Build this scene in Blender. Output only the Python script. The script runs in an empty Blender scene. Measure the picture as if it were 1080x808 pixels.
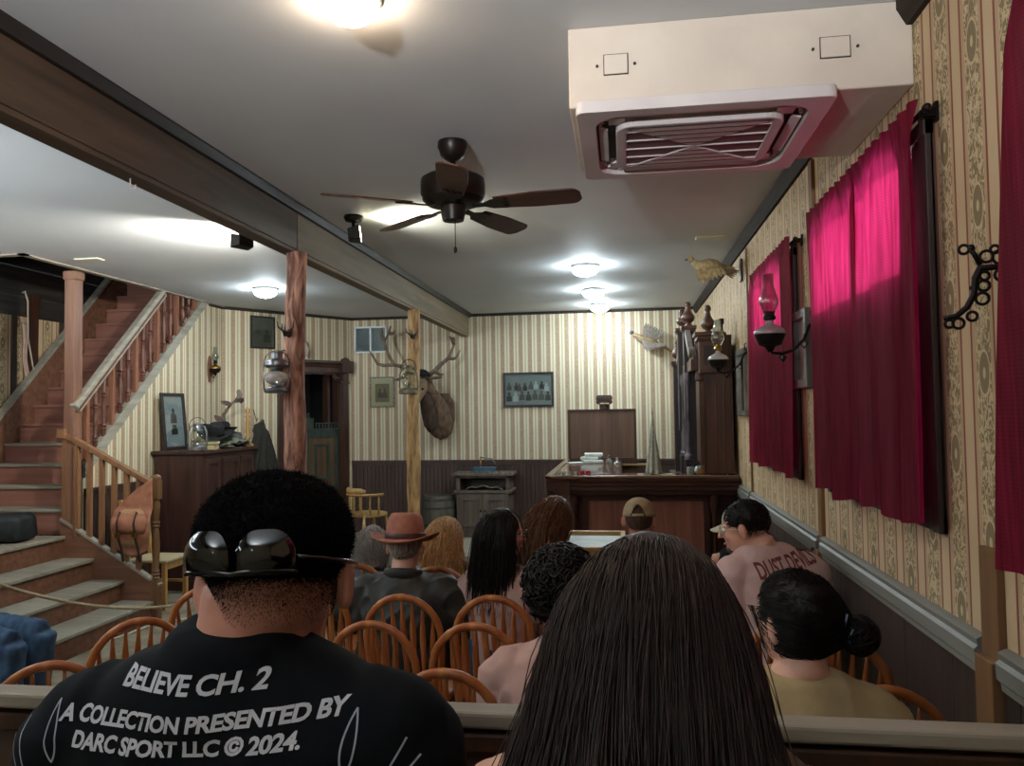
import bpy, bmesh, math, random
import numpy as np
from mathutils import Vector, Matrix, Euler, noise
from mathutils.bvhtree import BVHTree
random.seed(7); RNG = np.random.default_rng(7)
scene = bpy.context.scene
PI = math.pi
# ---------------------------------------------------------------- camera
CAM_H = 1.75
d = np.array([117., 30., 810.]); d /= np.linalg.norm(d)
u = np.array([-.015, -1., 0.]); u[2] = -(u[0]*d[0]+u[1]*d[1])/d[2]; u /= np.linalg.norm(u)
r = np.cross(d, u); R = np.stack([r, d, u], 1)
cam_data = bpy.data.cameras.new('camera'); cam = bpy.data.objects.new('camera', cam_data)
scene.collection.objects.link(cam)
cam_data.sensor_width = 36; cam_data.lens = 27.0; cam_data.clip_start = .02
cm = Matrix.Identity(4)
for i in range(3):
    cm[i][0] = R[0][i]; cm[i][1] = -R[1][i]; cm[i][2] = -R[2][i]
cm[2][3] = CAM_H
cam.matrix_world = cm
scene.camera = cam
# ---------------------------------------------------------------- world, sun, exposure
world = bpy.data.worlds.new('world'); scene.world = world; world.use_nodes = True
bgn = world.node_tree.nodes['Background']
bgn.inputs[0].default_value = (.80, .90, 1, 1); bgn.inputs[1].default_value = 3.0
sd = bpy.data.lights.new('sun', 'SUN'); sd.energy = 2.0; sd.angle = math.radians(2); sd.color = (1, .96, .9)
sun = bpy.data.objects.new('sun', sd); scene.collection.objects.link(sun)
sun.rotation_euler = Vector((-.9, -.12, -.28)).to_track_quat('-Z', 'Y').to_euler()
vs = scene.view_settings
vs.view_transform = 'Standard'; vs.look = 'None'; vs.gamma = 1; vs.use_curve_mapping = False
vs.exposure = 1.8
DOME = 46.0       # strength of the ceiling lamps' shades
# ---------------------------------------------------------------- helpers
def srgb(c):
    if isinstance(c, str):
        c = tuple(int(c[i:i+2], 16)/255 for i in (0, 2, 4))
    return tuple((x/12.92 if x <= .04045 else ((x+.055)/1.055)**2.4) for x in c)+(1,)
class NT:
    def __init__(s, name):
        s.m = bpy.data.materials.new(name); s.m.use_nodes = True; s.t = s.m.node_tree
        s.b = s.t.nodes['Principled BSDF']; s.out = s.t.nodes['Material Output']
    def n(s, typ, **kw):
        nd = s.t.nodes.new('ShaderNode'+typ)
        for k, v in kw.items(): setattr(nd, k, v)
        return nd
    def l(s, a, b): s.t.links.new(a, b)
    def math(s, op, a, b=None, c=None):
        nd = s.n('Math', operation=op)
        for i, v in enumerate((a, b, c)):
            if v is None: continue
            if isinstance(v, (int, float)): nd.inputs[i].default_value = v
            else: s.l(v, nd.inputs[i])
        return nd.outputs[0]
    def ramp(s, fac, stops, const=False):
        nd = s.n('ValToRGB'); cr = nd.color_ramp
        cr.interpolation = 'CONSTANT' if const else 'LINEAR'
        while len(cr.elements) < len(stops): cr.elements.new(.5)
        for e, (p, c) in zip(cr.elements, stops): e.position = p; e.color = srgb(c)
        s.l(fac, nd.inputs[0]); return nd.outputs[0]
    def mix(s, fac, a, b, typ='MIX'):
        nd = s.n('Mix', data_type='RGBA', blend_type=typ)
        for i, v in ((0, fac), (6, a), (7, b)):
            if isinstance(v, (int, float)): nd.inputs[i].default_value = v
            elif isinstance(v, (tuple, str)): nd.inputs[i].default_value = srgb(v)
            else: s.l(v, nd.inputs[i])
        return nd.outputs[2]
    def coord(s, scale=(1, 1, 1), rot=(0, 0, 0)):
        tc = s.n('TexCoord'); mp = s.n('Mapping'); mp.inputs['Scale'].default_value = scale
        mp.inputs['Rotation'].default_value = rot
        s.l(tc.outputs['Object'], mp.inputs[0]); return mp.outputs[0]
    def noise(s, co, scale=1, detail=4, rough=.55, dist=0):
        nd = s.n('TexNoise'); nd.inputs['Scale'].default_value = scale; nd.inputs['Detail'].default_value = detail
        nd.inputs['Roughness'].default_value = rough; nd.inputs['Distortion'].default_value = dist
        s.l(co, nd.inputs[0]); return nd.outputs[0]
    def bump(s, h, strength=.3, dist=.01):
        nd = s.n('Bump'); nd.inputs['Strength'].default_value = strength; nd.inputs['Distance'].default_value = dist
        s.l(h, nd.inputs['Height']); s.l(nd.outputs[0], s.b.inputs['Normal'])
    def set(s, rough=.5, metal=0, spec=.5):
        s.b.inputs['Roughness'].default_value = rough; s.b.inputs['Metallic'].default_value = metal
        s.b.inputs['Specular IOR Level'].default_value = spec
MATS = {}
def MAT(name, c1, c2=None, rough=.6, metal=0, scale=8, st=(1, 1, 1), bump=0, bd=.005, detail=5, spec=.4, lo=.35, hi=.65, dist=0, sss=0, trans=0):
    if name in MATS: return MATS[name]
    t = NT(name); t.set(rough, metal, spec)
    if c2 is None: t.b.inputs['Base Color'].default_value = srgb(c1)
    else:
        h = t.noise(t.coord(tuple(scale*k for k in st)), 1, detail, dist=dist)
        t.l(t.ramp(h, [(lo, c1), (hi, c2)]), t.b.inputs['Base Color'])
        if bump: t.bump(h, bump, bd)
    if sss:
        t.b.inputs['Subsurface Weight'].default_value = sss; t.b.inputs['Subsurface Radius'].default_value = (1, .35, .2); t.b.inputs['Subsurface Scale'].default_value = .01
    if trans: t.b.inputs['Transmission Weight'].default_value = trans
    MATS[name] = t.m; return t.m
def WOOD(name, c1, c2, axis=2, scale=6, rough=.5, bump=.25, spec=.4, bd=.004):
    st = [9, 9, 9]; st[axis] = .7
    return MAT(name, c1, c2, rough, 0, scale/2, tuple(st), bump, bd, 6, spec, .32, .68, .4)
def EMIT(name, c, s):
    t = NT(name); t.b.inputs['Base Color'].default_value = srgb(c)
    t.b.inputs['Emission Color'].default_value = srgb(c); t.b.inputs['Emission Strength'].default_value = s
    MATS[name] = t.m; return t.m

class M:
    """collects shapes for ONE mesh"""
    def __init__(s): s.v = []; s.f = []; s.mi = []; s.cur = 0
    def add(s, vs, fs, X=None):
        o = len(s.v)
        s.v += [tuple(X @ Vector(p)) if X else tuple(p) for p in vs]
        s.f += [tuple(i+o for i in f) for f in fs]; s.mi += [s.cur]*len(fs); return s
    def box(s, a, b, X=None):
        (x0, y0, z0), (x1, y1, z1) = a, b
        x0, x1 = min(x0, x1), max(x0, x1); y0, y1 = min(y0, y1), max(y0, y1); z0, z1 = min(z0, z1), max(z0, z1)
        return s.add([(x0,y0,z0),(x1,y0,z0),(x1,y1,z0),(x0,y1,z0),(x0,y0,z1),(x1,y0,z1),(x1,y1,z1),(x0,y1,z1)],
              [(0,3,2,1),(4,5,6,7),(0,1,5,4),(1,2,6,5),(2,3,7,6),(3,0,4,7)], X)
    def bar(s, p, q, w, h, up=(0, 0, 1)):
        p, q = Vector(p), Vector(q); t = (q-p).normalized(); upv = Vector(up)
        a = t.cross(upv)
        if a.length < 1e-4: a = t.cross(Vector((1, 0, 0)))
        a.normalize(); b = a.cross(t).normalized()
        vs = []
        for c in (p, q):
            for i, j in ((-1,-1),(1,-1),(1,1),(-1,1)): vs.append(c+a*(i*w/2)+b*(j*h/2))
        return s.add(vs, [(3,2,1,0),(4,5,6,7),(0,1,5,4),(1,2,6,5),(2,3,7,6),(3,0,4,7)])
    def tube(s, pts, rad, n=8, closed=False, sx=1, sy=1, cap=True, up=None):
        pts = [Vector(p) for p in pts]; k = len(pts)
        if isinstance(rad, (int, float)): rad = [rad]*k
        def tan(i):
            if closed: return (pts[(i+1) % k]-pts[i-1]).normalized()
            return (pts[min(i+1, k-1)]-pts[max(i-1, 0)]).normalized()
        t = tan(0); ref = Vector(up) if up else (Vector((0,0,1)) if abs(t.z) < .9 else Vector((0, 1, 0)))
        a = t.cross(ref).normalized(); o = len(s.v)
        for i in range(k):
            t = tan(i)
            if up: a2 = t.cross(Vector(up)); a = a2.normalized() if a2.length > 1e-5 else a
            else: a = (a-t*a.dot(t)).normalized()
            b = t.cross(a)
            for j in range(n):
                an = 2*PI*j/n; s.v.append(tuple(pts[i]+a*(math.cos(an)*rad[i]*sx)+b*(math.sin(an)*rad[i]*sy)))
        rng = k if closed else k-1; nf = 0
        for i in range(rng):
            for j in range(n):
                i2 = (i+1) % k; j2 = (j+1) % n
                s.f.append((o+i*n+j, o+i*n+j2, o+i2*n+j2, o+i2*n+j)); nf += 1
        if cap and not closed:
            s.f.append(tuple(o+j for j in reversed(range(n)))); s.f.append(tuple(o+(k-1)*n+j for j in range(n))); nf += 2
        s.mi += [s.cur]*nf; return s
    def loft(s, secs, n=16, X=None):
        """secs: (cx,cy,cz, rx, ry) horizontal ellipses"""
        vs = []; fs = []; k = len(secs)
        for (cx, cy, cz, rx, ry) in secs:
            for j in range(n): an = 2*PI*j/n; vs.append((cx+rx*math.cos(an), cy+ry*math.sin(an), cz))
        for i in range(k-1):
            for j in range(n):
                j2 = (j+1) % n; fs.append((i*n+j, i*n+j2, (i+1)*n+j2, (i+1)*n+j))
        fs.append(tuple(reversed(range(n)))); fs.append(tuple((k-1)*n+j for j in range(n)))
        if secs[-1][2] < secs[0][2]: fs = [tuple(reversed(f)) for f in fs]
        return s.add(vs, fs, X)
    def lathe(s, prof, c=(0, 0, 0), n=20, X=None):
        return s.loft([(c[0], c[1], c[2]+z, max(rr, 1e-4), max(rr, 1e-4)) for rr, z in prof], n, X)
    def ell(s, c, rr, n=16, m=10, X=None):
        cx, cy, cz = c
        return s.loft([(cx, cy, cz-rr[2]*math.cos(PI*i/m), max(rr[0]*math.sin(PI*i/m), 1e-4), max(rr[1]*math.sin(PI*i/m), 1e-4)) for i in range(m+1)], n, X)
    def prism(s, poly, a, b, axis=1):
        """2D polygon extruded from a to b along axis (0: poly in yz, 1: in xz, 2: in xy)"""
        def P3(p, t): return (t, p[0], p[1]) if axis == 0 else (p[0], t, p[1]) if axis == 1 else (p[0], p[1], t)
        n = len(poly); vs = [P3(p, a) for p in poly]+[P3(p, b) for p in poly]
        fs = [tuple(range(n)), tuple(reversed(range(n, 2*n)))]+[(i, n+i, n+(i+1) % n, (i+1) % n) for i in range(n)]
        return s.add(vs, fs)
    def grid(s, f, nu, nv):
        vs = [f(i/nu, j/nv) for j in range(nv+1) for i in range(nu+1)]
        return s.add(vs, [(j*(nu+1)+i, j*(nu+1)+i+1, (j+1)*(nu+1)+i+1, (j+1)*(nu+1)+i) for j in range(nv) for i in range(nu)])
def fix_normals(me):
    bm = bmesh.new(); bm.from_mesh(me); bmesh.ops.recalc_face_normals(bm, faces=bm.faces); bm.to_mesh(me); bm.free()
def mk(name, m, mat, parent=None, smooth=False, bevel=0, solid=0, fixn=True, remesh=0, smooth_it=0, disp=None, loc=None, rot=None):
    me = bpy.data.meshes.new(name)
    if isinstance(m, M): me.from_pydata(m.v, [], m.f)
    else: me.from_pydata(*m)
    mats = mat if isinstance(mat, (list, tuple)) else [mat]
    if fixn: fix_normals(me)
    if isinstance(m, M) and len(mats) > 1: me.polygons.foreach_set('material_index', m.mi)
    o = bpy.data.objects.new(name, me); scene.collection.objects.link(o)
    if bevel:
        b = o.modifiers.new('b', 'BEVEL'); b.width = bevel; b.segments = 2; b.limit_method = 'ANGLE'; b.angle_limit = .6
    if remesh:
        rm = o.modifiers.new('r', 'REMESH'); rm.mode = 'VOXEL'; rm.voxel_size = remesh
        if smooth_it: sm = o.modifiers.new('s', 'SMOOTH'); sm.iterations = smooth_it; sm.factor = .5
    if solid:
        so = o.modifiers.new('s', 'SOLIDIFY'); so.thickness = solid; so.offset = 0
    if o.modifiers:
        dg = bpy.context.evaluated_depsgraph_get()
        me2 = bpy.data.meshes.new_from_object(o.evaluated_get(dg)); o.modifiers.clear(); o.data = me2
        bpy.data.meshes.remove(me); me2.name = name; me = me2
    if disp:
        n = len(me.vertices); co = np.empty(n*3, 'f'); me.vertices.foreach_get('co', co)
        no = np.empty(n*3, 'f'); me.vertices.foreach_get('normal', no); co = co.reshape(-1, 3); no = no.reshape(-1, 3)
        co2 = np.array([c+k*disp(Vector(c.tolist())) for c, k in zip(co, no)], 'f'); me.vertices.foreach_set('co', co2.ravel())
    if not me.materials:
        for a in mats: me.materials.append(a)
    if smooth is True: me.polygons.foreach_set('use_smooth', [True]*len(me.polygons))
    elif smooth:
        me.polygons.foreach_set('use_smooth', [True]*len(me.polygons)); me.set_sharp_from_angle(angle=math.radians(smooth))
    me.update()
    if parent: o.parent = parent
    if loc: o.location = loc
    if rot: o.rotation_euler = rot
    return o
def tag(o, label, cat, group=None, kind=None):
    o['label'] = label; o['category'] = cat
    if group: o['group'] = group
    if kind: o['kind'] = kind
    return o
def struct(o, label=None):
    o['kind'] = 'structure'; o['category'] = o.name.split('_')[0]
    o['label'] = label or o.name
    return o
def thing(name, label, cat, loc=(0, 0, 0), rz=0, group=None):
    o = bpy.data.objects.new(name, None); scene.collection.objects.link(o); o.empty_display_size = .1
    o.location = loc; o.rotation_euler = (0, 0, rz); return tag(o, label, cat, group)
def dup(root, loc, rz=0, label=None, group=None, rot=None):
    def cp(o, par):
        c = o.copy(); scene.collection.objects.link(c)
        if par: c.parent = par
        for ch in o.children: cp(ch, c)
        return c
    c = cp(root, None); c.location = loc; c.rotation_euler = rot or (0, 0, rz)
    if label: c['label'] = label
    if group: c['group'] = group
    return c
# ---------------------------------------------------------------- materials
wood_dark = WOOD('dark_wood', '2a1a12', '45291b', 2, 5, .42)
wood_bar = WOOD('bar_wood', '2a1713', '4a2a20', 0, 5, .35)
wood_barp = WOOD('bar_panel_wood', '6e4236', '8d5c49', 2, 3, .4)
wood_red = WOOD('stair_red_paint', '7b5044', '926558', 0, 3, .6)
wood_grey = WOOD('worn_grey_wood', '7b776a', '99958a', 1, 4, .7)
wood_greyx = WOOD('worn_tread_wood', '7c786d', '918c7e', 0, 4, .7)
wood_brown = WOOD('stair_brown_wood', '5a3b2a', '7b5540', 0, 4, .6)
wood_rail = WOOD('rail_wood', '6b4830', '865f42', 2, 4, .5)
wood_oak = WOOD('orange_oak', '86461f', 'a96a3a', 2, 5, .36, .1)
wood_yel = WOOD('yellow_oak', '8f6d3e', 'b08d56', 2, 5, .45)
iron = MAT('black_iron', '14100e', '221b18', .45, .6, 30)
brass = MAT('brass', 'b08d4a', '8a6a35', .3, 1, 10)
white_plastic = MAT('white_plastic', 'cfc6c4', 'c3b9b8', .45, 0, 3)
glass_clear = NT('clear_glass')
def _glass(t, tint, gl):
    tr = t.n('BsdfTransparent'); tr.inputs[0].default_value = srgb(tint); g = t.n('BsdfGlossy'); g.inputs['Roughness'].default_value = .06
    lw = t.n('LayerWeight'); lw.inputs[0].default_value = .25
    mx = t.n('MixShader'); f = t.math('ADD', t.math('MULTIPLY', lw.outputs['Facing'], .45), gl)
    t.l(f, mx.inputs[0]); t.l(tr.outputs[0], mx.inputs[1]); t.l(g.outputs[0], mx.inputs[2]); t.l(mx.outputs[0], t.out.inputs[0]); return t.m
glass_clear = _glass(glass_clear, 'f0f5f3', .10)
glass_violet = _glass(NT('violet_glass'), 'e8dbe2', .10)
black_gloss = MAT('black_gloss', '060606', rough=.08, spec=.8)

def wallpaper_back():
    t = NT('striped_wallpaper'); t.set(.75, 0, .25)
    co = t.coord(); sep = t.n('SeparateXYZ'); t.l(co, sep.inputs[0])
    fx = t.math('FRACT', t.math('DIVIDE', sep.outputs[0], .124))
    base = t.ramp(fx, [(0, '9d8b7c'), (.40, 'd9d6c6'), (.58, 'a9a596'), (.60, 'b9b6a4'), (.72, 'a9a596'), (.74, 'd9d6c2'), (.93, 'b3a590')], True)
    fz = t.coord((95, 95, 60)); n1 = t.n('TexVoronoi'); n1.inputs['Scale'].default_value = 1; t.l(fz, n1.inputs[0])
    dam = t.ramp(n1.outputs['Distance'], [(.3, '96846f'), (.55, 'bba997')])
    inb = t.math('LESS_THAN', fx, .40)
    c = t.mix(t.math('MULTIPLY', inb, .55), base, dam)
    age = t.ramp(t.noise(t.coord((1.2, 1.2, .8)), 1, 5), [(.3, 'fff6e6'), (.7, 'e0d8c6')])
    c = t.mix(.8, c, age, 'MULTIPLY'); t.l(c, t.b.inputs['Base Color']); return t.m
def wallpaper_right():
    t = NT('damask_wallpaper'); t.set(.7, 0, .3)
    co = t.coord(); sep = t.n('SeparateXYZ'); t.l(co, sep.inputs[0])
    fx = t.math('FRACT', t.math('DIVIDE', t.math('SUBTRACT', sep.outputs[0], 2.30), .2))
    base = t.ramp(fx, [(0, 'c0a88c'), (.065, '8a5447'), (.12, 'cdb99b'), (.395, '8a5447'), (.45, 'c0a88c'), (.52, 'd0bf9f'), (.97, 'c0a88c')], True)
    floral_x = t.math('MULTIPLY', t.math('GREATER_THAN', fx, .53), t.math('LESS_THAN', fx, .96))
    # winding leaves
    vo = t.n('TexVoronoi', feature='SMOOTH_F1'); vo.inputs['Scale'].default_value = 1; vo.inputs['Smoothness'].default_value = .25
    dn = t.noise(t.coord((14, 14, 14)), 1, 3)
    cxyz = t.n('CombineXYZ'); t.l(t.math('ADD', t.math('MULTIPLY', sep.outputs[0], 42), t.math('MULTIPLY', dn, 5)), cxyz.inputs[0]); t.l(t.math('ADD', t.math('MULTIPLY', sep.outputs[2], 24), t.math('MULTIPLY', dn, 4)), cxyz.inputs[2])
    t.l(cxyz.outputs[0], vo.inputs[0])
    leaf = t.ramp(t.noise(t.coord((62, 62, 34)), 1, 1.5, .5, 1.8), [(.485, '000000'), (.515, 'ffffff')])
    # medallion every .46 m
    fz = t.math('SUBTRACT', t.math('FRACT', t.math('DIVIDE', t.math('ADD', sep.outputs[2], t.math('MULTIPLY', t.math('FLOOR', t.math('DIVIDE', t.math('SUBTRACT', sep.outputs[0], 2.30), .2)), .23)), .46)), .5)
    ex = t.math('DIVIDE', t.math('SUBTRACT', fx, .745), .145); ez = t.math('DIVIDE', fz, .125)
    dd = t.math('ADD', t.math('MULTIPLY', ex, ex), t.math('MULTIPLY', ez, ez))
    med = t.math('MULTIPLY', t.math('LESS_THAN', dd, 1), t.math('GREATER_THAN', dd, .08))
    halo = t.math('GREATER_THAN', dd, 1.35)
    m = t.math('MAXIMUM', t.math('MULTIPLY', leaf, halo), med)
    m = t.math('MULTIPLY', m, floral_x)
    c = t.mix(t.math('MULTIPLY', m, .85), base, '7a6f56')
    age = t.ramp(t.noise(t.coord((1.5, 1.5, .9)), 1, 5), [(.3, 'fff8ee'), (.7, 'dcd2c2')])
    c = t.mix(.8, c, age, 'MULTIPLY'); t.l(c, t.b.inputs['Base Color']); return t.m
wp_back, wp_right = wallpaper_back(), wallpaper_right()
paint_ceil = MAT('ceiling_paint', 'c4c6c9', 'cccfd1', .7, 0, .8, (1, 1, 1), .05, .01)
wains = WOOD('wainscot_wood', '3a2a24', '4d3a32', 2, 4, .5)
wains_r = WOOD('right_wainscot_wood', '2b211c', '43352c', 2, 3, .55)
floor_mat = MAT('worn_floor', '6a604e', '8d8470', .8, 0, 5, (1, 1, 1), .2, .006, 8)
# ---------------------------------------------------------------- the setting
C_Z = 3.10; XR = .975; YB = 10.2
A0, B0 = Vector((-4.80, 8.69, 0)), Vector((-3.71, 10.2, 0))       # diagonal wall from A0 to B0
DL = (B0-A0).length; DA = math.atan2(B0.y-A0.y, B0.x-A0.x)
struct(mk('floor', M().box((-6.4, -1.6, -.1), (1.3, 10.6, 0)), floor_mat), 'worn brown floor of the saloon')
m = M().box((-4.78, -1.6, C_Z), (1.3, 10.6, C_Z+.15)).box((-6.4, -1.6, C_Z), (-4.78, 5.57, C_Z+.15))
struct(mk('ceiling', m, paint_ceil), 'pale grey painted ceiling')
def wall(name, origin, ang, polys, mat, thick=.12, label=None):
    """polygons in local (x along, z up); local -y is the wall's back unless flipped by ang"""
    mm = M()
    for p in polys: mm.prism(p, 0, thick, 1)
    o = mk(name, mm, mat); o.location = origin; o.rotation_euler = (0, 0, ang)
    return struct(o, label)
rect = lambda a, b, c, e: [(a, c), (b, c), (b, e), (a, e)]
# back wall (local x = world X) with a hole for the small window
wx0, wx1, wz0, wz1 = -3.66, -3.20, 2.61, 2.975
wall('wall_back', (0, YB, 0), 0, [rect(-3.75, wx0, 0, C_Z), rect(wx1, 1.2, 0, C_Z), rect(wx0, wx1, 0, wz0), rect(wx0, wx1, wz1, C_Z)], wp_back, label='back wall in cream and tan striped wallpaper')
# diagonal wall with the doorway
D0, D1, DZ = .86, 1.66, 2.33
wall('wall_diagonal', A0, DA, [rect(0, D0, 0, C_Z), rect(D1, DL, 0, C_Z), rect(D0, D1, DZ, C_Z)], wp_back, label='slanting wall with the dark doorway in striped wallpaper')
# wall under the upper flight: sloping top edge
sl = lambda y: 1.21+.9*(y-6.28)
wall('wall_left', (-4.80, 0, 0), PI/2, [[(6.28, 0), (8.72, 0), (8.72, C_Z), (8.38, C_Z), (6.28, 1.21)]], wp_back, label='striped wall below the sloping upper stair flight')
# right wall (local x = world Y), thickness towards +X ; three window openings above z 2.22
wins = [(1.15, 1.72, 2.24, 2.70), (2.68, 3.76, 2.21, 2.60), (4.62, 5.50, 2.25, 2.60)]
polys = [rect(-1.6, 10.4, 0, 2.20), rect(-1.6, 10.4, 2.70, C_Z)]
ys = [-1.6]+[v for w in wins for v in (w[0], w[1])]+[10.4]
for i in range(0, len(ys), 2): polys.append(rect(ys[i], ys[i+1], 2.20, 2.70))
for w in wins:
    if w[2] > 2.2: polys.append(rect(w[0], w[1], 2.20, w[2]))
    if w[3] < 2.7: polys.append(rect(w[0], w[1], w[3], 2.70))
mm = M()
for p in polys: mm.prism(p, 0, -.12, 1)
o = mk('wall_right', mm, wp_right); o.location = (XR, 0, 0); o.rotation_euler = (0, 0, PI/2); struct(o, 'right wall in beige damask striped wallpaper with curtained windows')
struct(mk('wall_rear', M().box((-6.4, -1.6, 0), (1.3, -1.5, C_Z)), wp_back), 'wall behind the audience')
board_dark = WOOD('dark_boards', '1d1a18', '38332e', 1, 4, .6)
wall('wall_stairwell', (-6.12, 0, 0), PI/2, [rect(-1.6, 10.4, 0, 2.82)], wp_right, label='wallpapered outer wall beside the stairs')
mm = M()
for y in (6.55, 6.95, 7.62): mm.box((-6.12, y, 0), (-6.10, y+.06, 2.82))
struct(mk('trim_9', mm, WOOD('stairwell_batten', '2b241f', '453a31', 2, 4, .6)), 'dark battens on the stairwell wall')
mm = M().box((-6.25, 5.5, 2.82), (-6.10, 10.4, 3.02)).box((-6.25, 5.5, 3.03), (-6.11, 10.4, 3.32)).box((-6.25, 5.5, 3.33), (-6.10, 10.4, 4.6))
mm.box((-6.25, 5.47, 3.25), (-4.7, 5.57, 4.6)).box((-4.78, 5.5, 3.25), (-4.68, 10.4, 4.6)).box((-6.25, 9.2, 0), (-4.80, 9.3, 4.6)).box((-6.25, 5.4, 4.6), (-4.6, 10.4, 4.7))
struct(mk('wall_upper', mm, board_dark, bevel=.004), 'dark board walls of the stairwell opening')
struct(mk('trim_2', M().box((-4.82, 5.53, C_Z-.012), (-4.76, 8.70, C_Z+.15)).box((-6.12, 5.53, C_Z-.012), (-4.76, 5.59, C_Z+.15)), WOOD('edge_strip', '8b7f70', 'a0968a', 1, 4, .7)), 'thin strip around the stairwell opening')
# closet beyond the doorway
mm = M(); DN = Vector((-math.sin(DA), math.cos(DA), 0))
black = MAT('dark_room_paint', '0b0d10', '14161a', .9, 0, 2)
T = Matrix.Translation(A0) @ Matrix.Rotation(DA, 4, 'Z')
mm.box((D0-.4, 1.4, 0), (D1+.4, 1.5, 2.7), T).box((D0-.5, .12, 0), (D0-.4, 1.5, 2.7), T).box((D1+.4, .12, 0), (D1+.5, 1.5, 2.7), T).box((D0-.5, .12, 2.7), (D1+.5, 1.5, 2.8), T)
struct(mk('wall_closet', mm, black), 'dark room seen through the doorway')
# wainscots
def wainscot(name, origin, ang, x0, x1, h, mat, bw=.055, flip=-1, capm=None, label=None):
    mm = M(); x = x0
    while x < x1-.005:
        e = min(x+bw-.006, x1); mm.box((x, 0, .1), (e, flip*.018, h-.03)); x += bw
    mm.box((x0, 0, .1), (x1, flip*.008, h-.03)).box((x0, 0, 0), (x1, flip*.026, .14)).box((x0, 0, h-.07), (x1, flip*.03, h-.025)).box((x0, 0, h-.03), (x1, flip*.045, h))
    o = mk(name, mm, mat, bevel=.002); o.location = origin; o.rotation_euler = (0, 0, ang); return struct(o, label)
wainscot('wainscot_back', (0, YB, 0), 0, -3.70, .97, 1.13, wains, label='dark beadboard wainscot along the back wall')
wainscot('wainscot_diagonal', A0, DA, 0, D0-.14, 1.13, wains, label='dark wainscot left of the doorway')
wainscot('wainscot_left', (-4.80, 0, 0), PI/2, 6.3, 8.69, 1.13, wains, label='dark wainscot under the stairs')
mm = M(); y = -1.5
while y < 10.2:
    e = min(y+.4, 10.2); mm.box((XR-.012, y, .12), (XR, e-.004, 1.03)); y += .4
mm.box((XR-.03, -1.5, 0), (XR, 10.2, .14))
struct(mk('wainscot_right', mm, wains_r, bevel=.002), 'dark panelled wainscot along the right wall')
grey_rail = MAT('chair_rail_paint', '6c6c66', '84847c', .5, 0, 6, (1, .1, 1))
mm = M()
segs = [(-1.5, 2.17), (2.29, 3.98), (4.05, 6.08), (6.14, 10.2)]
for a, b in segs:
    mm.prism([(XR, 1.01), (XR-.022, 1.015), (XR-.024, 1.035), (XR-.034, 1.045), (XR-.036, 1.085), (XR-.026, 1.095), (XR-.03, 1.112), (XR-.012, 1.122), (XR, 1.122)], a, b, 1)
struct(mk('trim_3', mm, grey_rail, smooth=30), 'grey moulded chair rail on the right wall')
batten = WOOD('batten_wood', '6b4c33', '86633f', 2, 4, .5)
mm = M().box((XR-.02, 2.18, 1.0), (XR, 2.28, 1.37)).box((XR-.018, 3.985, 1.0), (XR, 4.045, 3.0)).box((XR-.014, 6.09, 1.0), (XR, 6.13, 3.0)).box((XR-.04, 2.18, 0), (XR, 2.28, 1.08)).box((XR-.038, 3.985, 0), (XR, 4.045, 1.05))
struct(mk('trim_4', mm, batten, bevel=.002), 'vertical wooden battens on the right wall')
crown_r = WOOD('crown_wood', '2a2420', '3d352f', 1, 4, .8, .2, .1)
struct(mk('trim_5', M().prism([(XR, C_Z-.085), (XR-.02, C_Z-.085), (XR-.05, C_Z-.03), (XR-.05, C_Z), (XR, C_Z)], -1.5, 10.2, 1), crown_r), 'dark crown moulding along the right wall')
mm = M().box((-3.72, YB-.03, C_Z-.035), (XR, YB, C_Z)).box((0, -.03, C_Z-.035), (DL, 0, C_Z), T).box((-4.80, 8.40, C_Z-.035), (-4.77, 8.69, C_Z))
struct(mk('trim_6', mm, crown_r), 'thin dark moulding along the back ceiling edge')
# stage at the back
struct(mk('floor_stage', M().box((-3.55, 8.45, 0), (-.72, YB, .165)), MAT('stage_boards', '6f6a5c', '8c8674', .75, 0, 4, (.4, 6, 1), .1), bevel=.006), 'low pale stage platform in front of the back wall')
# ---------------------------------------------------------------- ceiling beams
beam_m1 = WOOD('beam_brown', '382b21', '574536', 1, 2.5, .6, .4)
beam_m2 = WOOD('beam_weathered', '5c503d', '7c6d54', 1, 2.5, .65, .4)
def beam(y0, y1, mat, label):
    mm = M().box((-2.125, y0, 2.815), (-2.04, y1, C_Z)).box((-2.14, y0, 2.79), (-2.045, y1, 2.815))
    o = mk('ceiling_beam', mm, mat, bevel=.004)
    tag(o, label, 'beam')
    return o
b1 = beam(-1.45, 4.63, beam_m1, 'brown ceiling beam, near length from the left edge to the red log post')
b2 = beam(4.64, 10.17, beam_m2, 'weathered tan ceiling beam, far length between red log post and back wall')
struct(mk('trim_7', M().prism([(-2.04, C_Z-.05), (-2.015, C_Z-.05), (-1.995, C_Z-.01), (-1.995, C_Z), (-2.04, C_Z)], -1.45, 10.17, 1), WOOD('beam_trim', '14100e', '241c18', 1, 4, .5)), 'black moulding on top of the ceiling beam')
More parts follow.
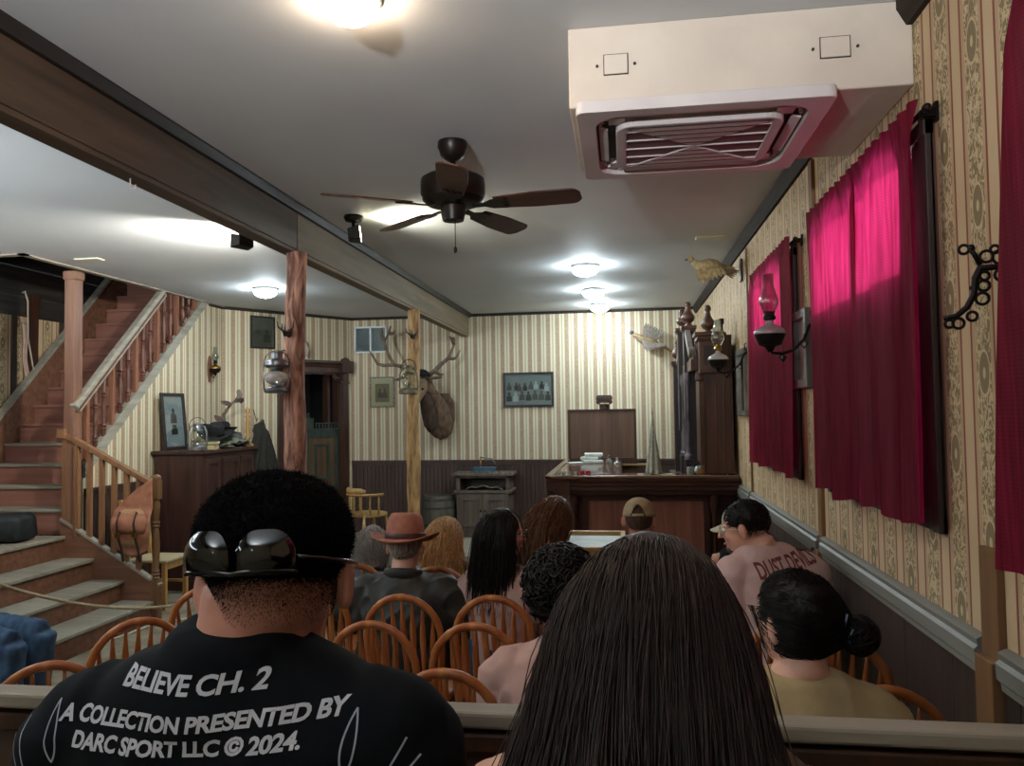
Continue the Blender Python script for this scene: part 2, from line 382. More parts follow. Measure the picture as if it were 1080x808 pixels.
# air-conditioner bulkhead
bulk = MAT('bulkhead_paint', 'cdc0b2', 'c3b5a8', .6, 0, 4, (1, 1, 1), .03)
bk = mk('trim_1', M().box((-.165, 2.66, 2.815), (XR, 3.38, C_Z)), bulk, bevel=.006); struct(bk, 'cream boxed bulkhead below the ceiling that carries the air conditioner')
slot = MAT('dark_gap', '3a2c28', rough=.8)
for (x0, x1, tilt) in ((-.04, .04, .004), (.682, .775, -.012)):
    h = mk('access_hatch', M().box((x0, 2.653, 2.925), (x1, 2.662, 2.993)), bulk, bk, bevel=.002); h.rotation_euler = (0, 0, 0)
    mk('hatch_gap', M().box((x0-.003, 2.657, 2.922), (x1+.003, 2.6605, 2.996)), slot, h)
    mk('screw', M().tube([(x0-.025, 2.654, 2.957), (x0-.025, 2.662, 2.957)], .005, 8), slot, h)
    mk('screw', M().tube([(x1+.025, 2.654, 2.957), (x1+.025, 2.662, 2.957)], .005, 8), slot, h)
# ---------------------------------------------------------------- windows and curtains
frame_dark = WOOD('window_casing', '2b2320', '433732', 2, 4, .5)
sky_glass = glass_clear
for i, (a, b, z0, z1) in enumerate(wins):
    e0 = (1.10, 2.525, 4.41)[i]; mm = M().box((XR-.015, e0, 1.36), (XR+.005, b+.06, 1.42)).box((XR-.03, b, 1.36), (XR+.01, b+.045, z1+.06)).box((XR-.026, e0, 1.36), (XR+.01, e0+.055, 2.69)).box((XR-.03, e0, z1), (XR+.01, b+.045, z1+.05))
    mm.box((XR-.014, a, 1.4), (XR-.002, b, z0-.02)).box((XR-.012, (1.10, 2.525, 4.41)[i], 1.36), (XR-.001, a, z1+.03)).box((XR+.02, a, z0-.03), (XR+.06, b, z0)).box((XR+.02, (a+b)/2-.015, z0), (XR+.05, (a+b)/2+.015, z1))
    w = mk('window_%d' % (i+2), mm, frame_dark, bevel=.003); struct(w, ['dark window frame behind the nearest curtain', 'dark window frame behind the middle pair of curtains', 'dark window frame behind the far curtain'][i])
    p = mk('pane', M().box((XR+.03, a, z0), (XR+.036, b, z1)), sky_glass, w)
def curtain_mat():
    t = NT('red_curtain'); co = t.coord(); sep = t.n('SeparateXYZ'); t.l(co, sep.inputs[0])
    wv = t.math('SINE', t.math('MULTIPLY', sep.outputs[2], 620)); wy = t.math('SINE', t.math('MULTIPLY', sep.outputs[1], 330))
    nz = t.noise(t.coord((40, 40, 3)), 1, 3)
    wt = t.math('ADD', t.math('MULTIPLY', wv, .05), t.math('MULTIPLY', wy, .05)); wt = t.math('ADD', wt, nz)
    col = t.ramp(nz, [(.3, '5e1122'), (.7, '6e182c')])
    df = t.n('BsdfDiffuse'); t.l(col, df.inputs[0]); tl = t.n('BsdfTranslucent'); tc = t.ramp(wt, [(.25, '7e0c30'), (.75, 'd02c68')]); t.l(tc, tl.inputs[0])
    mx = t.n('MixShader'); mx.inputs[0].default_value = .42; t.l(df.outputs[0], mx.inputs[1]); t.l(tl.outputs[0], mx.inputs[2])
    gl = t.n('BsdfGlossy'); gl.inputs['Roughness'].default_value = .55; gl.inputs[0].default_value = srgb('ffd0da'); m2 = t.n('MixShader'); m2.inputs[0].default_value = .02
    t.l(mx.outputs[0], m2.inputs[1]); t.l(gl.outputs[0], m2.inputs[2]); t.l(m2.outputs[0], t.out.inputs[0]); return t.m
cur_m = curtain_mat()
def curtain(y0, y1, ztop, zbot, label, group, seed, x=.898, spread=0):
    rg = random.Random(seed); ph = [rg.uniform(0, 6) for _ in range(4)]
    def f(u, v):
        z = ztop+(zbot-ztop)*v + (.012*math.sin(u*9+ph[3]) if v > .98 else 0) + (.006*abs(math.sin(u*(y1-y0)*45)) if v < .01 else 0)
        y = y0+(y1-y0)*u + spread*v*(u-.5)
        L = (y1-y0)*u
        top = max(0, 1-v*9)
        dx = top*.010*math.sin(L*75+ph[0])+(1-top)*(.020*math.sin(L*15+ph[1]+v*.7)+.011*math.sin(L*37+ph[2]-v)+.004*math.sin(L*60+v*4))
        return (x+dx, y, z)
    mm = M().grid(f, int(70*max(.5, y1-y0)), 40)
    o = mk('curtain', mm, cur_m, smooth=True, fixn=False)
    return tag(o, label, 'curtain', group)
def rod(y0, y1, z, label):
    t = thing('curtain_rod', label, 'curtain rod', (XR-.047, (y0+y1)/2, z), 0, 'curtain rods on the right wall')
    L = (y1-y0)/2
    mk('rod', M().tube([(0, -L, 0), (0, L, 0)], .008, 8), iron, t, smooth=True)
    for s in (-1, 1):
        mk('finial', M().ell((0, s*(L+.012), 0), (.014, .018, .014), 10, 8), iron, t, smooth=True)
        mk('bracket', M().box((0, s*L*.96-.006, -.012), (.046, s*L*.96+.006, .012)).box((.036, s*L*.96-.012, -.03), (.046, s*L*.96+.012, .03)), iron, t)
CG = 'red curtains on the right wall'
rod(2.46, 3.84, 2.655, 'black curtain rod above the middle window'); rod(4.25, 5.6, 2.655, 'black curtain rod above the far window'); rod(1.0, 1.84, 2.66, 'black curtain rod above the nearest window, mostly beyond the frame')
curtain(2.445, 3.13, 2.685, 1.385, 'red curtain, right-hand panel of the middle window, its top half glowing with daylight', CG, 1, spread=-.07)
curtain(3.085, 3.82, 2.685, 1.375, 'red curtain, left-hand panel of the middle window beside the oil lamp bracket', CG, 2, spread=-.07)
curtain(4.28, 5.55, 2.68, 1.385, 'red curtain of the far window behind the nearer oil lamp', CG, 3)
curtain(1.1, 1.86, 2.72, 1.36, 'red curtain at the right edge of the photo beside the empty bracket', CG, 4, x=.897, spread=.34)
# small sliding window high in the back wall
mm = M()
for a, b, c, e in ((wx0, wx1, wz0, wz0+.022), (wx0, wx1, wz1-.022, wz1), (wx0, wx0+.022, wz0, wz1), (wx1-.022, wx1, wz0, wz1), ((wx0+wx1)/2-.012, (wx0+wx1)/2+.012, wz0, wz1)):
    mm.box((a, YB-.02, c), (b, YB+.05, e))
w1 = mk('window_1', mm, MAT('white_frame', 'd4dbe2', rough=.4), bevel=.003); struct(w1, 'small white sliding window high on the back wall')
mk('pane', M().box((wx0, YB+.01, wz0), (wx1, YB+.014, wz1)), glass_clear, w1)
mm = M()
for k in range(15): mm.box((wx0+.02, YB+.03, wz0+.03+k*.021), ((wx0+wx1)/2, YB+.034, wz0+.046+k*.021))
for k in range(9): mm.box(((wx0+wx1)/2+.014+k*.022, YB+.03, wz0+.02), ((wx0+wx1)/2+.030+k*.022, YB+.034, wz1-.02))
mk('blind', mm, MAT('grey_blind', '6f7a84', '8b959e', .6, 0, 5), w1)
struct(mk('trim_8', M().box((wx0-.1, YB+.09, wz0-.1), (wx1+.1, YB+.12, wz1+.1)), MAT('dim_board', '2c3034', rough=.9)), 'board behind the small window')
# ---------------------------------------------------------------- ceiling lamps
shade_warm = EMIT('warm_lamp_shade', (1, .89, .76), DOME*.6); shade_cool = EMIT('cool_lamp_shade', (.90, .97, 1), DOME)
base_m = MAT('lamp_base', 'b9bcc0', '999ca0', .4, .3, 6)
LG = 'dome lamps on the ceiling'
def dome(x, y, mat, label, sc=.78):
    t = thing('ceiling_light', label, 'ceiling light', (x, y, C_Z), 0, LG); t.scale = (sc, sc, sc*1.1)
    mk('base_ring', M().lathe([(.10, 0), (.165, -.004), (.17, -.02), (.155, -.035), (.10, -.035)]), base_m, t, smooth=40)
    mk('glass_shade', M().lathe([(.15, -.034), (.152, -.05), (.14, -.075), (.11, -.098), (.06, -.113), (.015, -.117)], n=28), mat, t, smooth=True)
    mk('finial', M().lathe([(.012, -.112), (.014, -.122), (.006, -.132), (.002, -.138)], n=10), base_m, t, smooth=True)
dome(-.846, 2.33, shade_warm, 'warm dome ceiling light at the top edge, nearest the camera', .62)
dome(-3.69, 7.57, shade_cool, 'cool dome ceiling light left of the beam near the stairs')
dome(-.318, 7.05, shade_cool, 'cool dome ceiling light above the bar, nearest of the row of three')
dome(-.296, 8.45, shade_cool, 'cool dome ceiling light above the bar, middle of the row of three')
dome(-.262, 9.65, shade_cool, 'cool dome ceiling light closest to the back wall, farthest of the three')
dome(-3.60, 2.4, shade_cool, 'added unseen cool dome light beyond the left edge, brightening the ceiling')  # extra fill lamp out of view, added to lift the ceiling brightness
# black adjustable floodlights
def flood(x, y, z, dirn, label, pw, col=(1, .97, .78), size=2.3):
    t = thing('floodlight', label, 'floodlight', (x, y, z), 0, 'black floodlights by the beam')
    mk('base_plate', M().lathe([(.06, 0), (.065, -.012), (.055, -.035), (.02, -.045)], n=20), iron, t, smooth=40)
    mk('arm', M().tube([(0, 0, -.04), (0, 0, -.075), (.01, -.01, -.10)], .012, 10), iron, t, smooth=True)
    dv = Vector(dirn).normalized()
    rot = dv.to_track_quat('Y', 'Z').to_matrix().to_4x4(); X = Matrix.Translation((.02, -.015, -.13)) @ rot
    h = mk('lamp_head', M().add([X @ Vector(p) for p in [(-.06,-.05,-.035),(.06,-.05,-.035),(.06,-.05,.035),(-.06,-.05,.035),(-.075,.03,-.05),(.075,.03,-.05),(.075,.03,.05),(-.075,.03,.05)]], [(0,1,2,3),(4,7,6,5),(0,4,5,1),(1,5,6,2),(2,6,7,3),(3,7,4,0)]), iron, t, bevel=.006)
    mm = M(); mm.box((-.062, .031, -.038), (.062, .035, .038), X); mk('lens', mm, EMIT('flood_lens', (1, .97, .8), 8), h)
    ld = bpy.data.lights.new('flood_lamp', 'SPOT'); ld.energy = pw; ld.spot_size = size; ld.spot_blend = .9; ld.shadow_soft_size = .06; ld.color = col
    lo = bpy.data.objects.new('flood_lamp', ld); scene.collection.objects.link(lo); lo.parent = t
    lo.location = Vector((.02, -.015, -.13))+dv*.06; lo.rotation_euler = dv.to_track_quat('-Z', 'Y').to_euler()
flood(-1.78, 4.95, C_Z, (.9, .30, .12), 'black floodlight on the ceiling right of the beam, below the fan blades', 22)
flood(-2.62, 5.0, C_Z, (-.86, .42, .02), 'black floodlight left of the beam above the lower room', 75, (1, .97, .86), 2.5)
flood(-1.0, -1.38, 2.35, (.1, .75, .62), 'added unseen fill floodlight behind the camera, aimed at the ceiling', 260, (.92, .97, 1), 1.7); flood(-4.3, 1.2, 2.35, (.1, .8, .58), 'added unseen fill floodlight beyond the left edge, aimed at the ceiling', 200, (.88, .96, 1), 1.8)  # both floodlights are added out of view to brighten the ceiling
mkc = MAT('cream_plastic', 'cfc9b8', rough=.5)
for (x, y, l) in ((-4.42, 5.85, 'small cream plate on the ceiling near the stair post'), (.70, 6.1, 'small cream plate on the ceiling above the far curtain')):
    tag(mk('ceiling_plate', M().box((x-.11, y-.05, C_Z-.012), (x+.11, y+.05, C_Z)), mkc, bevel=.004), l, 'plate')
# ---------------------------------------------------------------- ceiling fan
fan_black = MAT('fan_black', '17120f', '231b17', .38, .3, 20)
blade_m = WOOD('fan_blade_wood', '3a1f17', '51301f', 0, 5, .35)
t = thing('ceiling_fan', 'dark five-bladed ceiling fan with pull chain', 'ceiling fan', (-.812, 3.69, C_Z))
mk('canopy', M().lathe([(.072, 0), (.074, -.03), (.066, -.045), (.06, -.07), (.035, -.09), (.02, -.095)], n=28), fan_black, t, smooth=40)
mk('downrod', M().tube([(0, 0, -.085), (0, 0, -.18)], .016, 14), fan_black, t, smooth=True)
mk('motor_housing', M().lathe([(.03, -.15), (.06, -.165), (.135, -.175), (.157, -.19), (.160, -.21), (.160, -.265), (.154, -.275), (.152, -.29), (.13, -.312), (.09, -.322), (.05, -.325)], n=36), fan_black, t, smooth=35)
mk('switch_housing', M().lathe([(.05, -.318), (.062, -.325), (.06, -.36), (.052, -.395), (.02, -.402)], n=28), fan_black, t, smooth=35)
for k in range(5):
    a = math.radians(-6+72*k); X = Matrix.Rotation(a, 4, 'Z')
    tilt = Matrix.Translation((.2, 0, -.32)) @ Matrix.Rotation(math.radians(-13), 4, 'X') @ Matrix.Translation((-.2, 0, .32))
    ol = []
    for i in range(25):
        s = i/24; x = .215+.425*s; w = .052+.018*min(1, s*2.2)
        if s > .88: w *= math.sqrt(max(0, 1-((s-.88)/.12)**2*.8))
        ol.append((x, w))
    poly = ol+[(x, -w) for x, w in reversed(ol)]
    mm = M().prism(poly, -.316, -.323, 2); mm.v = [tuple(X @ tilt @ Vector(p)) for p in mm.v]
    bl = mk('blade', mm, blade_m, t, bevel=.001)
    mm = M().prism([(.10, .02), (.16, .015), (.20, .04), (.27, .045), (.285, .03), (.25, .012), (.285, 0), (.25, -.012), (.285, -.03), (.27, -.045), (.20, -.04), (.16, -.015), (.10, -.02)], -.324, -.330, 2)
    mm.v = [tuple(X @ tilt @ Vector(p)) for p in mm.v]; mk('blade_bracket', mm, fan_black, bl)
mk('pull_chain', M().tube([(.018, -.04, -.385), (.018, -.04, -.53)], .0022, 6).lathe([(.002, -.53), (.008, -.54), (.009, -.555), (.003, -.565)], (.018, -.04, 0), 10), fan_black, t, smooth=True)
# ---------------------------------------------------------------- ceiling cassette air conditioner
t = thing('air_conditioner', 'white ceiling cassette air conditioner under the cream bulkhead', 'air conditioner', (.29, 2.98, 2.815))
def rrect(hx, hy, rad, n=6, cx=0, cy=0):
    pts = []
    for sx, sy, a0 in ((1, 1, 0), (-1, 1, PI/2), (-1, -1, PI), (1, -1, 1.5*PI)):
        for i in range(n+1):
            a = a0+PI/2*i/n; pts.append((cx+sx*(hx-rad)+rad*math.cos(a), cy+sy*(hy-rad)+rad*math.sin(a)))
    return pts
def frame_prism(outer, inner, z0, z1):
    n = len(outer); vs = [(p[0], p[1], z0) for p in outer]+[(p[0], p[1], z0) for p in inner]+[(p[0], p[1], z1) for p in outer]+[(p[0], p[1], z1) for p in inner]
    fs = []
    for i in range(n):
        j = (i+1) % n; fs += [(i, j, n+j, n+i), (2*n+i, 3*n+i, 3*n+j, 2*n+j), (i, 2*n+i, 2*n+j, j), (n+i, n+j, 3*n+j, 3*n+i)]
    return vs, fs
hx, hy = .43, .385
v, f = frame_prism(rrect(hx, hy, .03), rrect(hx-.065, hy-.06, .1), -.045, -.002)
mk('outer_panel', M().add(v, f), white_plastic, t, bevel=.004)
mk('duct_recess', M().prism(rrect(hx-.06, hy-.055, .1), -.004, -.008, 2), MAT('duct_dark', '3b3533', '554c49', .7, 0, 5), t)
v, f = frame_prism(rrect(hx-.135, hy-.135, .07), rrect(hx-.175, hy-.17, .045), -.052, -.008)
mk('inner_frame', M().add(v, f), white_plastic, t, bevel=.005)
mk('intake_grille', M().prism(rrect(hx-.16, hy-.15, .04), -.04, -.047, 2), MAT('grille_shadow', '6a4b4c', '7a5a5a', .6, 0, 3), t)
gl = mk('grille_louver', M(), white_plastic, t) if False else None
mm = M(); gx, gy = hx-.165, hy-.155
# grille: two opposed triangles of light slats and thin ribs over the rest
for s in (-1, 1):
    mm.prism([(-gx, s*gy), (gx, s*gy), (0, 0)], -.047, -.052, 2)
for s in (-1, 1):
    for k in range(5):
        yy = -gy+(k+.5)*2*gy/5; xs = abs(yy)/gy*gx
        mm.bar((s*gx, yy, -.0495), (s*min(gx, xs+.004), yy*1, -.0495), .006, .005) if xs < gx-.02 else None
mk('grille_slats', mm, white_plastic, t)
mm = M()
for s in (-1, 1):
    for k in range(1, 5):
        yy = s*gy*k/5; mk('grille_groove', M().box((-gx*k/5*.98, yy-.002, -.0535), (gx*k/5*.98, yy+.002, -.051)), slot, t)

for (x0, y0, x1, y1) in ((-.26, -hy+.085, .26, -hy+.085), (-.26, hy-.085, .26, hy-.085), (-hx+.09, -.18, -hx+.09, .18), (hx-.09, -.18, hx-.09, .18)):
    mk('louver_vane', M().bar((x0, y0, -.026), (x1, y1, -.026), .034, .008, (.3, .3, 1)), white_plastic, t, bevel=.002)
for sx, sy in ((-1, -1), (1, -1), (-1, 1), (1, 1)):
    mm = M().box((sx*(hx-.14)-.03, sy*(hy-.14)-.03, -.03), (sx*(hx-.14)+.03, sy*(hy-.14)+.03, -.008))
    for i in range(6):
        a = (i+.5)/6*PI/2; mm.box((sx*(hx-.19+.11*math.cos(a))-.006, sy*(hy-.19+.115*math.sin(a))-.006, -.03), (sx*(hx-.19+.11*math.cos(a))+.006, sy*(hy-.19+.115*math.sin(a))+.006, -.008))
    mk('corner_vent', mm, white_plastic, t)
# ---------------------------------------------------------------- log posts with hooks and lanterns
bark1 = MAT('red_log', '5f3a2d', 'c08e78', .75, 0, 9, (2.4, 2.4, .5), .9, .02, 8, lo=.38, hi=.62, dist=.6)
bark2 = MAT('yellow_log', '785936', 'bb9563', .7, 0, 8, (2.4, 2.4, .5), .7, .015, 8, lo=.36, hi=.6, dist=.6)
def log(x, y, z1, rad, mat, seed, label):
    rg = random.Random(seed); mm = M(); secs = []
    for i in range(40):
        z = z1*i/39; secs.append((.012*math.sin(z*2+seed), .01*math.sin(z*1.7+2*seed), z, rad*(1+.05*math.sin(z*5+seed))*(1.06-.09*z/z1), rad*(1+.05*math.cos(z*4+seed))*(1.06-.09*z/z1)))
    mm.loft(secs, 26)
    o = mk('log_post', mm, mat, smooth=True, disp=lambda p: .012*noise.noise(Vector((p.x*9, p.y*9, p.z*2.2+seed)))+.006*noise.noise(Vector((p.x*25, p.y*25, p.z*7))))
    o.location = (x, y, 0)
    for k in range(6):
        pass
    return tag(o, label, 'post')
log(-2.045, 4.63, 2.795, .066, bark1, 1, 'thick reddish log post with the silver lantern')
log(-2.05, 7.40, 2.795, .062, bark2, 2, 'slimmer yellow log post in front of the elk head')
def lantern(name, loc, rz, body, glassm, label, kind, s=1.0):
    t = thing(name, label, 'lantern', loc, rz)
    L = lambda pr, c=(0, 0, 0), n=20: M().lathe([(a*s, b*s) for a, b in pr], (c[0]*s, c[1]*s, c[2]*s), n)
    if kind == 'hurricane':
        mk('fuel_tank', L([(.06, 0), (.072, .004), (.072, .03), (.06, .04), (.035, .045), (.03, .06)]), body, t, smooth=35)
        mk('globe', L([(.034, .06), (.048, .075), (.054, .10), (.046, .13), (.034, .15)]), glassm, t, smooth=True)
        mk('chimney_cap', L([(.034, .148), (.042, .15), (.034, .165), (.03, .185), (.036, .19), (.03, .205), (.012, .21)]), body, t, smooth=35)
        for sx in (-1, 1): mk('side_tube', M().tube([(sx*.055*s, 0, .02*s), (sx*.068*s, 0, .05*s), (sx*.066*s, 0, .14*s), (sx*.05*s, 0, .18*s), (sx*.03*s, 0, .19*s)], .006*s, 8), body, t, smooth=True)
        mk('handle', M().tube([(-.055*s, 0, .17*s)]+[(-.06*s*math.cos(PI*i/10), 0, (.18+.07*math.sin(PI*i/10))*s) for i in range(11)]+[(.055*s, 0, .17*s)], .0025*s, 6), iron, t, smooth=True)
        mk('wick', L([(.008, .06), (.008, .09), (.002, .1)], n=8), brass, t, smooth=True)
    else:
        mk('lower_housing', L([(.05, 0), (.078, .002), (.082, .02), (.074, .035), (.04, .045), (.034, .06)]), body, t, smooth=30)
        mk('globe', L([(.034, .058), (.066, .075), (.08, .10), (.076, .125), (.05, .145), (.036, .15)]), glassm, t, smooth=True)
        mk('upper_housing', L([(.036, .148), (.045, .155), (.04, .165), (.075, .175), (.085, .19), (.084, .215), (.06, .225), (.04, .235), (.038, .27), (.046, .273), (.044, .28), (.0, .282)]), body, t, smooth=30)
        for sx in (-1, 1): mk('side_rod', M().tube([(sx*.083*s, 0, .015*s), (sx*.088*s, 0, .11*s), (sx*.085*s, 0, .2*s)], .004*s, 8), body, t, smooth=True)
        mk('handle', M().tube([(-.088*s*math.cos(PI*i/10), 0, (.2+.09*math.sin(PI*i/10))*s) for i in range(11)], .0025*s, 6), iron, t, smooth=True)
    return t
silver = MAT('silver_metal', '6f7276', '94979b', .3, .9, 12)
old_tin = MAT('old_tin', '5b5744', '7d785f', .5, .7, 14)
milk = MAT('milky_glass', 'cfc8c4', rough=.15, trans=.5)
def hook(loc, rz, s, label):
    t = thing('coat_hook', label, 'hook', loc, rz, 'antler hooks on the log posts')
    mm = M()
    for sx in (-1, 1):
        mm.tube([(0, 0, 0), (sx*.02*s, -.03*s, .01*s), (sx*.055*s, -.05*s, .04*s), (sx*.06*s, -.055*s, .08*s)], [.009*s, .009*s, .007*s, .003*s], 8)
        mm.tube([(0, 0, .0), (sx*.005*s, -.06*s, -.02*s), (sx*.01*s, -.085*s, .02*s), (sx*.012*s, -.085*s, .06*s)], [.009*s, .008*s, .006*s, .003*s], 8)
    mm.ell((0, .0, 0), (.02*s, .015*s, .03*s), 10, 8)
    mk('prong', mm, MAT('hook_bronze', '3b3230', '544944', .45, .6, 20), t, smooth=True)
lantern('lantern', (-2.130, 4.52, 1.895), .15, silver, milk, 'silver lantern with round milky globe hung on the red log post', 'ship', .92)
hook((-2.06, 4.545, 2.27), 0, .9, 'dark antler hook above the silver lantern on the red log post')
lantern('lantern', (-2.06, 7.255, 1.95), 0, old_tin, glass_clear, 'old tin hurricane lantern hung on the yellow log post', 'hurricane', 1.35)
hook((-2.03, 7.335, 2.52), 0, 1.0, 'dark antler hook on the yellow log post')
mk_n = M().tube([(-2.13, 4.52, 2.14), (-2.11, 4.56, 2.165), (-2.08, 4.58, 2.165)], .004, 6)
tag(mk('hanger_nail', mk_n, iron, smooth=True), 'bent nail that carries the silver lantern on the red post', 'nail')
tag(mk('hanger_nail', M().tube([(-2.06, 7.255, 2.28), (-2.06, 7.28, 2.29), (-2.05, 7.36, 2.285)], .004, 6), iron, smooth=True), 'bent nail that carries the tin lantern on the yellow post', 'nail')
tag(mk('wire_hook', M().tube([(-2.09, 3.02, 2.80), (-2.09, 3.02, 2.755), (-2.08, 3.02, 2.74), (-2.065, 3.02, 2.745), (-2.065, 3.02, 2.76)], .0035, 6), white_plastic, smooth=True), 'small pale hook under the near brown beam', 'hook')
# ---------------------------------------------------------------- staircase
st = thing('staircase', 'brown and red wooden staircase with landing and turned balusters', 'staircase', (-4.03, 6.2, 0))
def SP(name, mm, mat, par=None, **kw):
    o = mk(name, mm, mat, par or st, **kw)
    if not par: o.matrix_parent_inverse = Matrix.Translation((4.03, -6.2, 0))
    return o
YN, YF = 4.3, 6.18
low = [(-4.03, .18), (-4.32, .352), (-4.605, .537), (-4.885, .730)]
for i, (x, z) in enumerate(low):
    xb = low[i+1][0] if i < 3 else -6.08; zb = 0 if i == 0 else low[i-1][1]
    SP('tread' if i < 3 else 'landing', M().box((xb-.02, YN, z-.032), (x+.005, YF, z)), wood_greyx, bevel=.007)
    SP('riser', M().box((x-.035, YN, zb), (x-.018, YF, z-.03)), wood_brown)
# closed stringer along the far side of the lower flight
SP('stringer', M().prism([(-3.99, 0), (-3.99, .30), (-4.93, .86), (-4.93, 0)], YF-.005, YF+.035, 1), wood_brown, bevel=.004)
SP('stringer_cap', M().bar((-3.985, YF+.015, .312), (-4.93, YF+.015, .875), .06, .02), wood_grey)
# rail of the lower flight
SP('handrail', M().bar((-4.09, YF+.015, 1.195), (-4.915, YF+.015, 1.625), .062, .045), wood_rail, bevel=.006)
SP('rail_end', M().box((-4.96, YF-.03, 1.585), (-4.875, YF+.06, 1.665)), wood_rail, bevel=.006)
for i in range(7):
    x = -4.19-.118*i-(0 if i < 6 else .005); zz = .30+(-3.99-x)*.596
    SP('baluster', M().box((x-.019, YF-.004, zz), (x+.019, YF+.034, 1.195+(-4.09-x)*.521-.02)), wood_rail, bevel=.003)
# turned newel post
SP('newel_post', M().box((-4.065, YF-.02, 0), (-3.995, YF+.05, .36)).lathe([(.03, .36), (.036, .37), (.026, .385), (.036, .40), (.024, .415), (.034, .43), (.024, .45), (.03, .55), (.035, .66), (.028, .76), (.022, .80), (.034, .815), (.024, .83), (.034, .845), (.03, .86)], (-4.03, YF+.015, 0), 16).lathe([(.024, .86), (.03, .92), (.036, 1.0), (.024, 1.05)], (-4.03, YF+.015, 0), 16).box((-4.066, YF-.02, 1.05), (-3.994, YF+.05, 1.215)).lathe([(.03, 1.21), (.042, 1.225), (.042, 1.245), (.02, 1.262)], (-4.03, YF+.015, 0), 16), WOOD('newel_wood', '5d432c', '7a5b3d', 2, 4, .45), smooth=35)
# tall corner post
post_m = WOOD('post_wood', '634336', '83604c', 2, 3, .5)
SP('corner_post', M().box((-4.915, YF-.0, 0), (-4.81, YF+.11, C_Z-.02)).box((-4.925, YF-.01, C_Z-.10), (-4.80, YF+.12, C_Z-.02)), post_m, bevel=.01)
SP('post_trim', M().box((-4.80, YF-.02, .72), (-4.775, YF+.05, 1.52)), wood_rail, bevel=.003)
# upper flight
N_UP = 14; Y1, RUN, Z1, RISE = 6.22, .187, .955, .19
XL, XRT = -6.03, -4.84
for k in range(N_UP):
    y, z = Y1+RUN*k, Z1+RISE*k; zb = .73 if k == 0 else z-RISE
    SP('tread', M().box((XL, y-.008, z-.03), (XRT, y+RUN+.02, z)), wood_red if k > 3 else wood_greyx, bevel=.008)
    SP('riser', M().box((XL, y+.012, zb), (XRT, y+.026, z-.028)), wood_red)
up = lambda y: Z1+(y-Y1)*RISE/RUN
SP('stringer', M().prism([(5.95, .73), (6.0, 1.02), (8.9, up(8.9)+.30), (8.9, up(8.9)-.3), (6.3, .73)], XL-.05, XL, 0), wood_brown)
SP('stringer_cap', M().bar((XL-.02, 5.98, 1.03), (XL-.02, 8.9, up(8.9)+.31), .07, .035), wood_grey)
SP('stringer', M().prism([(6.30, sl(6.30)+.0), (6.30, sl(6.3)+.13), (8.36, sl(8.36)+.13), (8.36, sl(8.36))], -4.84, -4.785, 0), wood_grey)
# turned balusters of the upper flight between square ones
turned = M().lathe([(.02, 0), (.02, .06), (.028, .075), (.016, .09), (.026, .105), (.014, .13), (.02, .2), (.024, .26), (.018, .32), (.014, .36), (.026, .385), (.014, .40), (.026, .415), (.018, .43), (.018, .62)], n=12)
bal = None; i = 0; y = 6.34
bal_m = WOOD('baluster_wood', '4b2f26', '6a4537', 2, 4, .45)
RZ = lambda y: 1.86+.945*(y-6.186)
while y < 8.25:
    zb = sl(y)+.11; hgt = min(RZ(y)-.03, C_Z)-zb
    if hgt > .05:
        if i % 3 == 0: SP('baluster', M().box((-4.83, y-.019, zb), (-4.792, y+.019, zb+hgt)), WOOD('baluster_square_wood', '6b4434', '8a5c45', 2, 4, .45))
        else:
            tt = M(); tt.v = [(a-4.81, b+y, zb+min(c, .62)*hgt/.62) for a, b, c in turned.v]; tt.f = list(turned.f); tt.mi = list(turned.mi)
            SP('baluster', tt, bal_m, smooth=40)
    y += .118; i += 1
SP('handrail', M().bar((-4.81, 6.19, RZ(6.19)-.02), (-4.81, 7.50, RZ(7.5)-.02), .075, .09), wood_grey, bevel=.012)
SP('rail_fillet', M().bar((-4.772, 6.19, RZ(6.19)-.03), (-4.772, 7.49, RZ(7.49)-.03), .006, .02), bal_m)
# hanging cord on the stairwell wall
tag(mk('pale_cord', M().tube([(-6.08, 7.05, 3.06), (-6.07, 7.07, 3.08), (-6.06, 7.10, 2.98), (-6.07, 7.12, 2.6), (-6.06, 7.18, 2.3), (-6.07, 7.28, 2.12)], .008, 6), MAT('pale_cord', 'b3a79b', rough=.8), smooth=True), 'pale cord hanging on the stairwell wall above the stairs', 'cord')
tag(mk('wall_batten', M().box((-6.115, 7.16, 1.9), (-6.075, 7.27, 3.06)), wood_dark), 'dark upright board on the stairwell wall beside the cord', 'board')
tag(mk('cloth_strip', M().grid(lambda a, b: (-6.095+.012*math.sin(b*9)+.006*math.sin(a*7), 7.06+.06*a+.06*b, 2.76-.72*b), 4, 14), MAT('pale_cloth_strip', 'a58c80', 'b7a091', .8, 0, 12), solid=.006, smooth=True), 'narrow pinkish cloth strip hanging by the cord', 'cloth')
fr = thing('picture_frame', 'green picture in a dark frame at the left edge beside the stairs', 'picture', (-6.10, 6.42, 2.4), PI/2)
mk('frame', M().add(*frame_prism([(-.2, -.28), (.2, -.28), (.2, .28), (-.2, .28)], [(-.16, -.24), (.16, -.24), (.16, .24), (-.16, .24)], 0, .02), X=Matrix.Rotation(PI/2, 4, 'X')), wood_dark, fr)
mk('print', M().box((-.165, -.012, -.245), (.165, -.004, .245)), MAT('green_print', '2f6a52', '4d8a6a', .6, 0, 5), fr)
